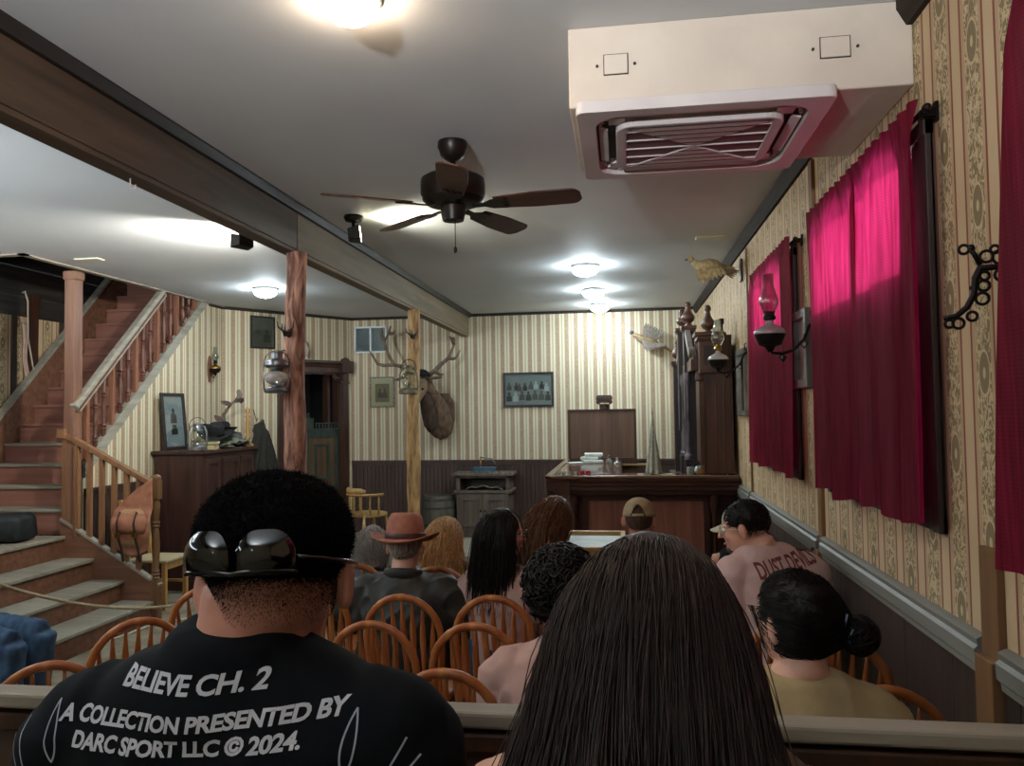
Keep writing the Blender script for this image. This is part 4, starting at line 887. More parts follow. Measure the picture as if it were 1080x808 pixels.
# local offsets from (-2.42, 10.18, 1.78), antlers reach forward from the head
antler([(-.10, -.46, .46), (.0, -.44, .53), (.09, -.42, .62), (.18, -.40, .70), (.22, -.36, .80), (.24, -.32, .88), (.235, -.28, .94), (.22, -.25, .985)], [(3, (.36, -.50, .79), (.02, 0, -.05)), (1, (.16, -.58, .48), (.03, -.03, -.03)), (5, (.20, -.42, .99), (.0, 0, .02))], 0)
antler([(-.20, -.46, .46), (-.32, -.44, .53), (-.43, -.42, .60), (-.55, -.41, .63), (-.62, -.38, .74), (-.68, -.34, .86), (-.71, -.30, .96), (-.66, -.28, 1.06), (-.63, -.28, 1.16)], [(3, (-.87, -.50, .84), (-.05, 0, -.09)), (1, (-.50, -.60, .42), (-.05, -.02, -.05)), (6, (-.74, -.34, 1.13), (-.02, 0, 0)), (7, (-.56, -.30, 1.10), (.02, 0, -.02))], 0)
hatp = mk('black_cap', M().lathe([(.10, 0), (.10, .02), (.085, .06), (.04, .085), (.001, .09)], n=20), felt, smooth=True, loc=(-2.56, 9.62, 2.245)); tag(hatp, 'small black cap sitting on the elk head behind the yellow log post', 'cap')
# ---------------------------------------------------------------- small cabinet, barrel, captain's chair on the stage
SZ = .165
cabw = WOOD('grey_cabinet_wood', '4b4038', '6b5d50', 2, 4, .55)
cb = thing('wooden_cabinet', 'grey-brown two-door cabinet with open shelf against the back wainscot', 'cabinet', (-1.80, 9.93, SZ))
mm = M().box((-.36, -.19, .0), (.36, .19, .05)).box((-.34, -.20, .05), (.34, .2, .08))
mk('plinth', mm, cabw, cb, bevel=.004)
mk('body', M().box((-.345, -.19, .06), (.345, .2, .565)), cabw, cb, bevel=.004)
mk('counter', M().box((-.375, -.215, .565), (.375, .21, .60)), cabw, cb, bevel=.006)
mk('open_shelf', M().box((-.345, -.18, .60), (-.30, .2, .785)).box((.30, -.18, .60), (.345, .2, .785)).box((-.345, .18, .6), (.345, .2, .785)).box((-.345, -.18, .755), (.345, .2, .785)), cabw, cb, bevel=.003)
mk('top', M().box((-.40, -.225, .785), (.40, .215, .82)), cabw, cb, bevel=.006)
for s in (-1, 1):
    x0, x1 = (-.325, -.012) if s < 0 else (.012, .325)
    dr = mk('door', M().box((x0, -.208, .09), (x1, -.185, .55)), cabw, cb, bevel=.003)
    v, f = frame_prism(rect(x0+.045, x1-.045, .14, .505), rect(x0+.075, x1-.075, .17, .475), .0, .022)
    mk('door_panel', M().add([(p[0], -.206-p[2], p[1]) for p in v], f), cabw, dr, bevel=.003)
    mk('knob', M().ell((s*.028, -.215, .34), (.012, .014, .012), 10, 8), iron, dr, smooth=True)
cloth = MAT('grey_cloth', '6b675d', '8c877a', .9, 0, 20)
tag(mk('folded_cloth', M().grid(lambda a, b: (-1.80-.22+.48*a, 9.76+.22*b, SZ+.602+.045*math.sin(PI*a)**.5*(1-.5*b)+.01*math.sin(a*17)+.006*math.sin(b*9+a*5)), 24, 10), cloth, solid=.008, smooth=True), 'crumpled grey cloth in the open shelf of the cabinet', 'cloth')
box = thing('blue_case', 'flat blue case on top of the small cabinet', 'case', (-1.79, 9.86, SZ+.82))
mk('case_body', M().box((-.14, -.08, 0), (.14, .08, .055)), MAT('blue_paint', '2c4858', '3f6070', .5, 0, 8), box, bevel=.006)
mk('case_lid', M().box((-.145, -.085, .055), (.145, .085, .068)), MAT('blue_paint', '2c4858'), box, bevel=.004)
hp = thing('brass_stand', 'small brass post with a curved arm standing by the blue case', 'stand', (-1.86, 9.94, SZ+.82))
mk('post', M().tube([(0, 0, 0), (0, 0, .20)], .009, 8), brass, hp, smooth=True)
mk('arm', M().tube([(0, 0, .19), (.06, 0, .185), (.15, 0, .17), (.19, 0, .12), (.21, 0, .08)], .009, 8), silver, hp, smooth=True)
for k in range(9):
    x = -.33+.083*k
    if abs(x) < .16: x += .0
    nm = mk('bottle_cap', M().lathe([(.028, 0), (.03, .008), (.024, .016), (0.001, .02)], n=12), MAT('pewter', '8d8778', '6a6558', .4, .6, 20), loc=(-1.80+x, 9.745, SZ+.82)); nm.name = 'pewter_dish'
    tag(nm, 'small pewter dish in the row along the front edge of the cabinet top', 'dish', 'pewter dishes on the small cabinet')
barrel_m = WOOD('barrel_wood', '37342e', '5b564b', 2, 3, .7)
bl = thing('barrel', 'dark weathered barrel standing beside the small cabinet', 'barrel', (-2.40, 9.82, SZ))
mk('staves', M().lathe([(.19, 0), (.215, .1), (.228, .25), (.228, .33), (.215, .45), (.195, .535), (.18, .535), (.18, .5)], n=30), barrel_m, bl, smooth=30)
mk('barrel_head', M().lathe([(.185, .5), (.185, .515), (0.001, .515)], n=30), barrel_m, bl)
for z in (.06, .16, .38, .48): mk('hoop', M().lathe([(.2+.028*math.sin(PI*(z+.02)/.53), z-.016), (.2065+.028*math.sin(PI*(z+.02)/.53), z-.014), (.2065+.028*math.sin(PI*(z+.02)/.53), z+.014), (.2+.028*math.sin(PI*(z+.02)/.53), z+.016)], n=30), MAT('hoop_iron', '3b3833', '565148', .6, .6, 15), bl)
cc = thing('captain_chair', 'yellow captain chair with rounded arms on the stage left of the barrel', 'chair', (-3.00, 8.80, SZ), 2.4)
mk('seat', M().loft([(0, 0, .40, .20, .19), (0, 0, .41, .225, .215), (0, 0, .435, .225, .215), (0, 0, .44, .20, .19)], 24), wood_yel, cc, smooth=40)
arc = [(.24*math.cos(a), .24*math.sin(a), .66) for a in [PI*(-.08+1.16*i/16) for i in range(17)]]
mk('arm_rail', M().tube(arc, .024, 8, sy=.7), wood_yel, cc, smooth=True)
mk('crest', M().tube([(p[0], p[1], .70) for p in arc[4:13]], [.02]+[.035]*7+[.02], 8, sx=.6, sy=1.2, up=(0, 0, 1)), wood_yel, cc, smooth=True)
for i in range(1, 16, 2): mk('spindle', M().lathe([(.01, .43), (.014, .5), (.009, .53), (.015, .57), (.01, .66)], (arc[i][0]*.94, arc[i][1]*.94, 0), 8), wood_yel, cc, smooth=True)
for sx, sy in ((-1, -1), (1, -1), (1, 1), (-1, 1)): mk('leg', M().tube([(sx*.15, sy*.14, .41), (sx*.17, sy*.16, .25), (sx*.2, sy*.19, 0)], [.016, .022, .014], 10), wood_yel, cc, smooth=True)
for sx in (-1, 1): mk('stretcher', M().tube([(sx*.18, -.17, .18), (sx*.18, .17, .18)], .01, 8), wood_yel, cc, smooth=True)
# ---------------------------------------------------------------- bar counter
bar = thing('bar_counter', 'dark wooden bar counter with moulded edge, glass-smooth top and panelled front', 'bar', (.15, 6.65, 0))
BX0, BX1, BY, BZ = -.67, .955, 6.65, 1.19
def BP(name, mm, mat, par=None, **kw):
    o = mk(name, mm, mat, par or bar, **kw)
    if not par: o.matrix_parent_inverse = Matrix.Translation((-.15, -6.65, 0))
    return o
bar_top = WOOD('bar_top_polish', '3a221b', '553427', 1, 4, .12, .05, .6)
BP('counter_top', M().box((BX0, BY, BZ-.035), (BX1, BY+.42, BZ)).box((BX0, BY+.42, BZ-.035), (-.02, 9.05, BZ)), bar_top, bevel=.008)
BP('top_rail', M().box((BX0-.012, BY-.012, BZ-.01), (BX1, BY+.045, BZ+.012)).box((BX0-.012, BY-.012, BZ-.01), (BX0+.045, 9.05, BZ+.012)), WOOD('rail_edge_wood', '57402f', '755a43', 0, 4, .3), bevel=.006)
prof = [(0, BZ-.035), (-.0, BZ-.035), (.012, BZ-.06), (.012, BZ-.075), (.035, BZ-.085), (.035, BZ-.115), (.06, BZ-.125), (.075, BZ-.16), (.2, BZ-.16), (.2, BZ-.035)]
mm = M().prism([(BY+a, z) for a, z in prof], BX0, BX1, 0)
mm.prism([(BX0+a, z) for a, z in prof], BY, 9.05, 1)
BP('edge_molding', mm, wood_bar, smooth=20)
BP('body', M().box((-.40, BY+.20, 0), (.93, BY+.38, BZ-.15)).box((-.47, BY+.25, 0), (-.1, 9.03, BZ-.15)), wood_bar)
for (x0, x1) in ((-.37, .10), (.17, .72)):
    v, f = frame_prism(rect(x0, x1, .12, BZ-.17), rect(x0+.05, x1-.05, .2, BZ-.22), 0, .04)
    BP('front_frame', M().add([(p[0], BY+.205-p[2], p[1]) for p in v], f), wood_bar, bevel=.005)
    BP('front_panel', M().box((x0+.04, BY+.185, .19), (x1-.04, BY+.205, BZ-.2)), wood_barp, bevel=.006)
for k in range(9): BP('side_board', M().box((-.482, BY+.3+.24*k, .12), (-.468, BY+.52+.24*k, BZ-.18)), wood_dark, bevel=.004)
col = M().lathe([(.035, 0), (.035, .1), (.022, .12), (.022, .35), (.03, .37), (.018, .39), (.03, .41), (.018, .43), (.03, .46), (.018, .48), (.032, .51), (.02, .53), (.02, .86), (.03, .88), (.036, .93), (.042, .985), (.042, 1.03)], n=18)
for x in (-.435, .76):
    c2 = M(); c2.v = [(a+x, b+BY+.13, c) for a, b, c in col.v]; c2.f = col.f; c2.mi = col.mi
    BP('column', c2, wood_bar, smooth=30)
BP('corbel', M().prism([(BX0+.06, BZ-.16), (BX0+.13, BZ-.16), (BX0+.125, BZ-.185), (BX0+.10, BZ-.215), (BX0+.085, BZ-.21), (BX0+.07, BZ-.19)], BY+.06, BY+.12, 1), MAT('corbel_wood', '8a6257', '9d7468', .5, 0, 20), bevel=.006)
# things on the bar
gl_m = glass_clear
for k in range(4):
    tag(mk('shot_glass', M().lathe([(.014, 0), (.016, .002), (.02, .042), (.018, .042), (.014, .008), (0.001, .008)], n=14), MAT('shot_glass_ice', 'd5dcd8', rough=.15, trans=.6), smooth=40, loc=(-.575+.052*k, 6.735, BZ+.001)), 'clear shot glass in the row at the front left corner of the bar', 'shot glass', 'clear shot glasses in a row on the bar corner')
for k in range(2):
    tag(mk('red_cup', M().lathe([(.016, 0), (.018, .002), (.024, .046), (.021, .046), (.016, .008), (0.001, .008)], n=14), MAT('red_cup', 'a2323f', 'c04a55', .3, 0, 20), smooth=40, loc=(-.365+.055*k, 6.735, BZ+.001)), ['red cup beside the clear shot glasses on the bar', 'red cup farthest right in the row on the bar corner'][k], 'cup', 'red cups on the bar')
napk = MAT('napkin', 'a7aaa0', 'c6c8be', .8, 0, 10)
for k, (x, y, z, w, rz) in enumerate(((-.34, 8.5, 0, .22, .1), (-.36, 8.53, .035, .20, -.15), (-.33, 8.55, .07, .2, .05))):
    tag(mk('napkin_stack', M().box((-w/2, -.1, 0), (w/2, .1, .034)), napk, bevel=.008, loc=(x, y, BZ+z+.001), rot=(0, 0, rz)), ['lowest napkin bundle of the pile on the far part of the bar', 'middle napkin bundle of the pile on the far part of the bar', 'top napkin bundle of the pile on the far part of the bar'][k], 'napkins', 'napkin bundles on the bar')
tag(mk('napkin', M().box((-.1, -.08, 0), (.1, .08, .012)), napk, bevel=.004, loc=(-.51, 8.45, BZ+.001), rot=(0, 0, .4)), 'flat white napkin left of the napkin pile on the bar', 'napkin')
for k, (x, y, l) in enumerate(((-.16, 8.35, 'small bottle jar right of the napkin pile on the bar'), (-.07, 7.95, 'squat glass decanter near the inner edge of the bar'))):
    g = thing('glass_jar', l, 'jar', (x, y, BZ+.001)); g.scale = (.72, .72, .72)
    mk('jar', M().lathe([(.03, 0), (.042, .004), (.045, .04), (.038, .06), (.018, .075), (.016, .095), (.02, .1)], n=18), MAT('jar_glass', 'b9c4bd', rough=.1, trans=.7), g, smooth=True)
    mk('stopper', M().lathe([(.014, .095), (.018, .105), (.02, .12), (.004, .13)], n=12), MAT('jar_glass', 'b9c4bd') if k else wood_brown, g, smooth=True)
ws = thing('whisky_glass', 'glass of amber whisky at the right end of the bar by the back bar', 'glass', (.66, 6.82, BZ+.001))
mk('tumbler', M().lathe([(.03, 0), (.034, .003), (.038, .085), (.035, .085), (.031, .01), (0.001, .01)], n=18), glass_clear, ws, smooth=40)
mk('whisky', M().lathe([(.001, .011), (.0305, .011), (.033, .055), (.001, .055)], n=18), MAT('whisky', 'b8701e', rough=.1), ws, smooth=40)
tag(mk('tumbler_glass', M().lathe([(.028, 0), (.03, .003), (.034, .075), (.031, .075), (.028, .01), (0.001, .01)], n=16), MAT('tumbler_ice', 'c3cac7', rough=.1, trans=.6), smooth=40, loc=(.565, 6.80, BZ+.001)), 'empty tumbler left of the whisky glass on the bar', 'glass')
tag(mk('crumpled_napkin', M().ell((0, 0, .035), (.07, .05, .04), 16, 10), napk, smooth=True, disp=lambda p: .018*noise.noise(p*40), loc=(.68, 6.93, BZ+.001)), 'crumpled white napkin behind the whisky glass', 'napkin')
# closed cloth cone standing on the bar
def cone_f(a, b):
    rr = (.062*b**1.15+.005)*(1+.18*math.sin(a*2*PI*7+b*2)*min(1, b*2)); an = 2*PI*a
    return (rr*math.cos(an), rr*math.sin(an)*.8, .52*(1-b)+.004+(.0 if b < 1 else 0))
cn = thing('cloth_cone', 'tall pale cloth draped to a point standing on the bar', 'cloth', (.255, 6.90, BZ+.001))
mk('cloth', M().grid(cone_f, 84, 20), MAT('sage_cloth', '8f9184', 'a9ab9e', .9, 0, 30), cn, smooth=True, solid=.003)
mk('tip_rod', M().tube([(0, 0, .05), (0, 0, .56), (.0, 0, .585)], [.005, .006, .001], 8), silver, cn)
# tall wooden panel at the back end of the bar with a capital on it
pn = thing('upright_board', 'upright dark wooden panel standing at the far end of the bar', 'panel', (-.25, 9.12, 0))
mk('board', M().box((-.40, 0, 0), (.40, .03, 1.77)), WOOD('panel_wood', '4b3427', '664a38', 2, 3, .45), pn)
v, f = frame_prism(rect(-.40, .40, 1.1, 1.78), rect(-.37, .375, 1.21, 1.765), 0, .02)
mk('frame', M().add([(p[0], -p[2], p[1]) for p in v], f), wood_dark, pn, bevel=.003)
mk('ledge', M().box((.2, -.06, 1.12), (.55, .02, 1.14)), WOOD('ledge_wood', '8b6f43', '9d8050', 0, 4, .5), pn)
cp_ = thing('carved_capital', 'small carved dark capital on top of the upright panel', 'ornament', (-.215, 9.135, 1.78))
mk('shaft', M().lathe([(.06, 0), (.06, .05), (.075, .06)], n=4*5), wood_dark, cp_, smooth=30)
mk('scrolls', M().tube([(-.07, -.05, .085), (-.07, .05, .085)], .026, 14).tube([(.07, -.05, .085), (.07, .05, .085)], .026, 14).box((-.07, -.045, .075), (.07, .045, .11)), wood_dark, cp_, smooth=35)
mk('abacus', M().box((-.095, -.06, .11), (.095, .06, .15)).box((-.085, -.055, .15), (.085, .055, .165)), wood_dark, cp_, bevel=.004)
# ---------------------------------------------------------------- back bar
bb = thing('back_bar', 'tall dark carved back bar with finials against the right wall', 'back bar', (.80, 7.65, 0))
def BB(name, mm, mat, par=None, **kw):
    o = mk(name, mm, mat, par or bb, **kw)
    if not par: o.matrix_parent_inverse = Matrix.Translation((-.80, -7.65, 0))
    return o
bbw = WOOD('back_bar_wood', '3a241c', '57382a', 2, 3, .4); bbd = WOOD('back_bar_dark', '20191a', '352a2a', 2, 3, .35)
xw = XR-.04
BB('lower_cabinet', M().box((.52, 7.12, 0), (xw, 8.75, 1.05)), bbd, bevel=.005)
BB('shelf', M().box((.50, 7.12, 1.05), (xw, 8.78, 1.09)), bbd, bevel=.006)
BB('side_panel', M().box((.655, 6.80, 1.204), (.70, 6.84, 2.08)).box((.70, 6.81, 1.204), (.925, 6.84, 2.40)).box((.925, 6.80, 1.204), (.938, 6.84, 2.40)).box((.79, 6.803, 1.204), (.80, 6.815, 2.08)).box((.86, 6.803, 1.204), (.87, 6.815, 2.08)), bbw, bevel=.004)
BB('side_wall', M().box((.655, 6.84, 1.3), (xw, 7.1, 2.35)), bbw)
def post(y, x0, x1, z0, ztop, fin, label=None):
    w = (x1-x0); cx = (x0+x1)/2
    p = BB('post', M().box((x0, y-w/2, z0), (x1, y+w/2, ztop)), bbd, bevel=.005)
    BB('cornice', M().box((x0-.012, y-w/2-.012, ztop-.055), (x1+.012, y+w/2+.012, ztop-.035)).box((x0-.022, y-w/2-.022, ztop-.035), (x1+.022, y+w/2+.022, ztop)), bbw, bevel=.004)
    s = fin
    fl = M().lathe([(.03*s, 0), (.035*s, .01*s), (.02*s, .02*s), (.055*s, .05*s), (.068*s, .08*s), (.055*s, .115*s), (.03*s, .145*s), (.022*s, .16*s), (.03*s, .17*s), (.018*s, .178*s), (.030*s, .20*s), (.032*s, .215*s), (.02*s, .237*s), (.002*s, .245*s)], (cx, y, ztop), 24)
    BB('finial', fl, bbw, smooth=True)
# near end block with recessed panel
BB('end_block', M().box((.655, 6.72, 2.07), (.835, 6.9, 2.345)), bbw, bevel=.004)
v, f = frame_prism(rect(.665, .825, 2.09, 2.33), rect(.695, .795, 2.13, 2.30), 0, .012)
BB('block_panel', M().add([(p[0], 6.72-p[2], p[1]) for p in v], f), bbw, bevel=.002)
BB('block_recess', M().box((.69, 6.712, 2.12), (.80, 6.72, 2.31)), bbd)
BB('cornice', M().box((.635, 6.70, 2.345), (.85, 6.92, 2.36)).box((.64, 6.705, 2.36), (.845, 6.915, 2.385)).box((.62, 6.685, 2.385), (.865, 6.935, 2.42)), bbw, bevel=.005)
BB('bracket', M().lathe([(.02, 0), (.035, .01), (.035, .05), (.02, .06)], (.65, 6.72, 2.0), 14), bbw, smooth=30)
s = 1.0
BB('finial', M().lathe([(.03, 0), (.035, .01), (.022, .02), (.05, .04), (.064, .065), (.058, .095), (.036, .13), (.022, .16), (.028, .168), (.016, .176), (.027, .195), (.03, .212), (.02, .235), (.002, .245)], (.745, 6.81, 2.42), 24), bbw, smooth=True)
post(7.38, .575, .675, 1.55, 2.545, .95)
post(7.92, .560, .660, 1.55, 2.58, .85)
post(8.62, .555, .665, 1.09, 2.29, 1.0)
BB('end_panel', M().box((.62, 8.58, 1.09), (xw, 8.62, 2.2)), bbd)
BB('back_panel', M().box((.92, 7.1, 1.09), (xw, 8.6, 2.45)), bbd)
BB('mirror_glass', M().box((.915, 7.2, 1.2), (.92, 8.5, 2.1)), mirror_m)
BB('header', M().box((.60, 6.9, 2.10), (.66, 8.6, 2.2)).box((.62, 6.9, 2.2), (xw, 8.6, 2.24)), bbw, bevel=.004)
for (y0, y1, za, zb) in ((6.95, 7.33, 2.24, 2.48), (8.0, 8.57, 2.50, 2.24)):
    BB('sloping_scroll', M().bar((.61, y0, za), (.61, y1, zb), .05, .06).tube([(.585, y0 if za < zb else y1, 2.27), (.64, y0 if za < zb else y1, 2.27)], .04, 14), MAT('scroll_wood', '5b534e', '7a716b', .4, 0, 10), bevel=.004)
for y in (7.30, 7.46, 7.85, 8.0):
    BB('column', M().lathe([(.03, 1.3), (.03, 1.33), (.018, 1.35), (.016, 1.98), (.026, 2.0), (.03, 2.03), (.03, 2.1)], (.60, y, 0), 14), MAT('column_wood', '4a4346', '6b6266', .25, 0, 8), smooth=30)
    BB('column_base', M().box((.565, y-.04, 1.09), (.64, y+.04, 1.3)), bbd, bevel=.004)
tag(mk('dark_knob_post', M().box((-.012, -.012, 0), (.012, .012, .1)).box((-.02, -.02, .1), (.02, .02, .15)), iron, bevel=.004, loc=(.87, 6.9, 2.40)), 'small dark square peg on top of the back bar behind the lamp chimney', 'peg')
# ---------------------------------------------------------------- glass-topped table in front of the bar
gt = thing('display_table', 'table with pale top and brass rim between the audience and the bar', 'table', (-.12, 5.45, 0))
mk('top', M().box((-.30, -.34, .80), (.10, .34, .835)), MAT('pale_felt', '8b918c', 'a6aca6', .5, 0, 6), gt, bevel=.005)
v, f = frame_prism(rect(-.32, .12, -.36, .36), rect(-.285, .085, -.325, .325), .80, .865)
mk('rim', M().add(v, f), WOOD('rim_wood', '8d6b3c', 'b08a52', 0, 4, .3), gt, bevel=.006)
for sx in (-.27, .07):
    for sy in (-.3, .3): mk('leg', M().box((sx-.025, sy-.025, 0), (sx+.025, sy+.025, .8)), wood_brown, gt, bevel=.004)
mk('apron', M().box((-.29, -.33, .70), (.09, .33, .79)), wood_brown, gt)
# ---------------------------------------------------------------- plain yellow chair, saddlebag, bag on the stairs
ch = thing('wooden_chair', 'plain yellow wooden chair behind the stair balusters', 'chair', (-4.36, 6.72, 0), -PI/2)
mk('seat', M().box((-.20, -.2, .43), (.20, .22, .455)), MAT('pale_seat', 'a69878', 'b7aa8b', .5, 0, 8), ch, bevel=.006)
for sx in (-1, 1):
    mk('leg', M().box((sx*.17-.018, .165, 0), (sx*.17+.018, .205, .43)), wood_yel, ch, bevel=.003)
    mk('leg', M().bar((sx*.17, -.17, 0), (sx*.17, -.175, .45), .036, .036, (1, 0, 0)).bar((sx*.17, -.175, .45), (sx*.18, -.25, 1.0), .036, .03, (1, 0, 0)), wood_yel, ch)
    mk('stretcher', M().bar((sx*.17, -.17, .2), (sx*.17, .18, .2), .018, .025), wood_yel, ch)
mk('apron', M().box((-.18, .17, .36), (.18, .19, .43)), wood_yel, ch); mk('apron', M().box((-.18, -.18, .36), (.18, -.16, .43)), wood_yel, ch)
mk('backrest', M().bar((0, -.19, .52), (0, -.245, .98), .34, .02, (0, 1, 0)), WOOD('pale_back', 'a98a52', 'c6a76b', 2, 4, .5), ch, bevel=.004)
lea = MAT('tan_leather', '8a5a44', 'a57058', .5, 0, 14, (1, 1, 1), .15, .003); lea2 = MAT('dark_strap', '33261f', rough=.5)
sg = thing('saddlebag', 'tan leather saddlebag with two straps hanging on the stair rail', 'bag', (-4.15, 6.14, 1.20))
def flap(a, b):
    x = -.18+.35*a; 
    if b < .35: t_ = b/.35; l_ = .07-.25*t_**.8; r_ = .15+.02*t_; return (l_+(r_-l_)*a, -.05-.02*t_, .04-.27*t_-.06*(1-a)*(1-t_))
    t_ = (b-.35)/.65; return (x*(1-.25*t_**3), -.075-.06*math.sin(PI*min(1, t_*1.15))*(1-.3*abs(a-.5)), -.23-.34*t_-.05*math.sin(PI*a)*t_)
mk('flap', M().grid(flap, 24, 30), lea, sg, solid=.008, smooth=True)
mk('pouch', M().loft([(-.01, -.06, -.55, .11, .03), (-.01, -.07, -.50, .145, .05), (-.01, -.075, -.4, .16, .062), (-.01, -.07, -.27, .155, .055), (-.01, -.05, -.22, .13, .03)], 20), MAT('pale_leather', '8d6c50', 'a68464', .6, 0, 14), sg, smooth=True)
mk('top_pouch', M().loft([(-.01, -.13, -.42, .14, .02), (-.01, -.135, -.38, .165, .04), (-.01, -.13, -.30, .165, .045), (-.01, -.12, -.26, .14, .025)], 20), lea, sg, smooth=True)
for x in (-.085, .07):
    s_ = mk('strap', M().tube([(x-.005, -.13, -.24), (x, -.185, -.33), (x+.005, -.175, -.44), (x+.005, -.13, -.55), (x+.02, -.12, -.66)], .016, 8, sy=.3, up=(1, 0, 0)), lea2, sg, smooth=True)
    mk('buckle', M().add(*frame_prism(rect(x-.022, x+.022, -.45, -.41), rect(x-.014, x+.014, -.442, -.418), .17, .19), X=Matrix(((1,0,0,0),(0,0,-1,0),(0,1,0,0),(0,0,0,1)))), brass, s_)
bg = thing('duffel_bag', 'black soft bag lying on the stair landing at the left edge', 'bag', (-5.22, 5.82, .734), .15)
bag_m = MAT('black_nylon', '15191c', '232a2c', .55, 0, 18, (1, 1, 1), .2, .004)
mk('body', M().box((-.40, -.14, 0), (.26, .14, .23)), bag_m, bg, bevel=.05, smooth=True, disp=lambda p: .02*noise.noise(p*7))
mk('handle', M().tube([(-.2, -.145, .12), (-.17, -.20, .02), (-.05, -.21, .02), (.0, -.16, .12)], .018, 8, sy=.4), bag_m, bg, smooth=True)
mk('end_flap', M().loft([(-.22, -.16, 0, .07, .02), (-.22, -.17, .1, .08, .03), (-.24, -.15, .2, .04, .02)], 14), MAT('grey_nylon', '3c4548', '505a5c', .6, 0, 12), bg, smooth=True)
# ---------------------------------------------------------------- low partition in front of the standing visitors
pt = thing('low_partition', 'low dark wooden partition with flat worn top rail across the foreground', 'partition', (-.2, 1.30, 0))
mk('top_rail', M().box((-3.6, -.05, 1.235), (1.14, .0, 1.262)), WOOD('partition_top', '6e6557', '877d6c', 0, 3, .55), pt, bevel=.006)
mk('panel', M().box((-3.6, -.025, 0), (1.14, -.01, 1.235)), WOOD('partition_wood', '2f211a', '46332a', 0, 3, .5), pt, bevel=.004)
mk('molding', M().box((-3.6, -.04, 1.19), (1.14, -.005, 1.225)), wood_dark, pt, bevel=.006)
# ---------------------------------------------------------------- bow-back chairs
chair0 = thing('bow_back_chair', '', 'chair', (0, -50, 0))
seat_poly = [(.20, .20), (.21, .14), (.19, -.02), (.17, -.17), (.12, -.215), (-.12, -.215), (-.17, -.17), (-.19, -.02), (-.21, .14), (-.20, .20), (-.1, .215), (.1, .215)]
mk('seat', M().prism(seat_poly, .425, .46, 2), wood_oak, chair0, bevel=.012, smooth=40)
def bowpt(u_):
    # u_ from 0..1 along the hoop
    rr = .172; zc = .755
    if u_ < .3: t_ = u_/.3; x = .142+(rr-.142)*math.sin(t_*PI/2); z = .455+(zc-.455)*t_
    elif u_ > .7: t_ = (1-u_)/.3; x = -(.142+(rr-.142)*math.sin(t_*PI/2)); z = .455+(zc-.455)*t_
    else: a = (u_-.3)/.4*PI; x = rr*math.cos(a); z = zc+.183*math.sin(a)
    return (x, -.195-.095*(z-.455)/.5, z)
mk('bow', M().tube([bowpt(i/40) for i in range(41)], .0155, 10, sx=1.05, sy=.95), wood_oak, chair0, smooth=True)
for k in range(7):
    xb = (k-3)*.038; xt = (k-3)*.047
    zt = .755+.183*math.sqrt(max(0, 1-(xt/.172)**2))-.008
    pts = []; ws_ = []
    for i in range(9):
        s_ = i/8; z = .455+(zt-.455)*s_; x = xb+(xt-xb)*s_; pts.append((x, -.185-.01*s_-.095*(z-.455)/.5, z)); ws_.append((.0055, .006, .007, .009, .012, .0145, .013, .008, .0055)[i])
    mk('spindle', M().tube(pts, ws_, 8, sx=1, sy=.55, up=(0, 1, 0)), wood_oak, chair0, smooth=True)
legs = []
for sx, sy in ((-1, -1), (1, -1), (1, 1), (-1, 1)):
    a, b = Vector((sx*.125, sy*.13, .43)), Vector((sx*.20, sy*.20, 0)); legs.append((a, b))
    mk('leg', M().tube([a.lerp(b, q) for q in (0, .12, .2, .25, .3, .55, .8, .88, 1)], [.012, .015, .02, .013, .019, .021, .015, .017, .012], 10), wood_oak, chair0, smooth=True)
for sx in (0, 2):
    i, j = (0, 3) if sx == 0 else (1, 2)
    mk('stretcher', M().tube([legs[i][0].lerp(legs[i][1], .55), (legs[i][0].lerp(legs[i][1], .55)+legs[j][0].lerp(legs[j][1], .55))/2, legs[j][0].lerp(legs[j][1], .55)], [.008, .014, .008], 8), wood_oak, chair0, smooth=True)
mk('stretcher', M().tube([(-.165, 0, .195), (0, 0, .195), (.165, 0, .195)], [.008, .013, .008], 8), wood_oak, chair0, smooth=True)
CH = 'orange oak bow-back chairs'
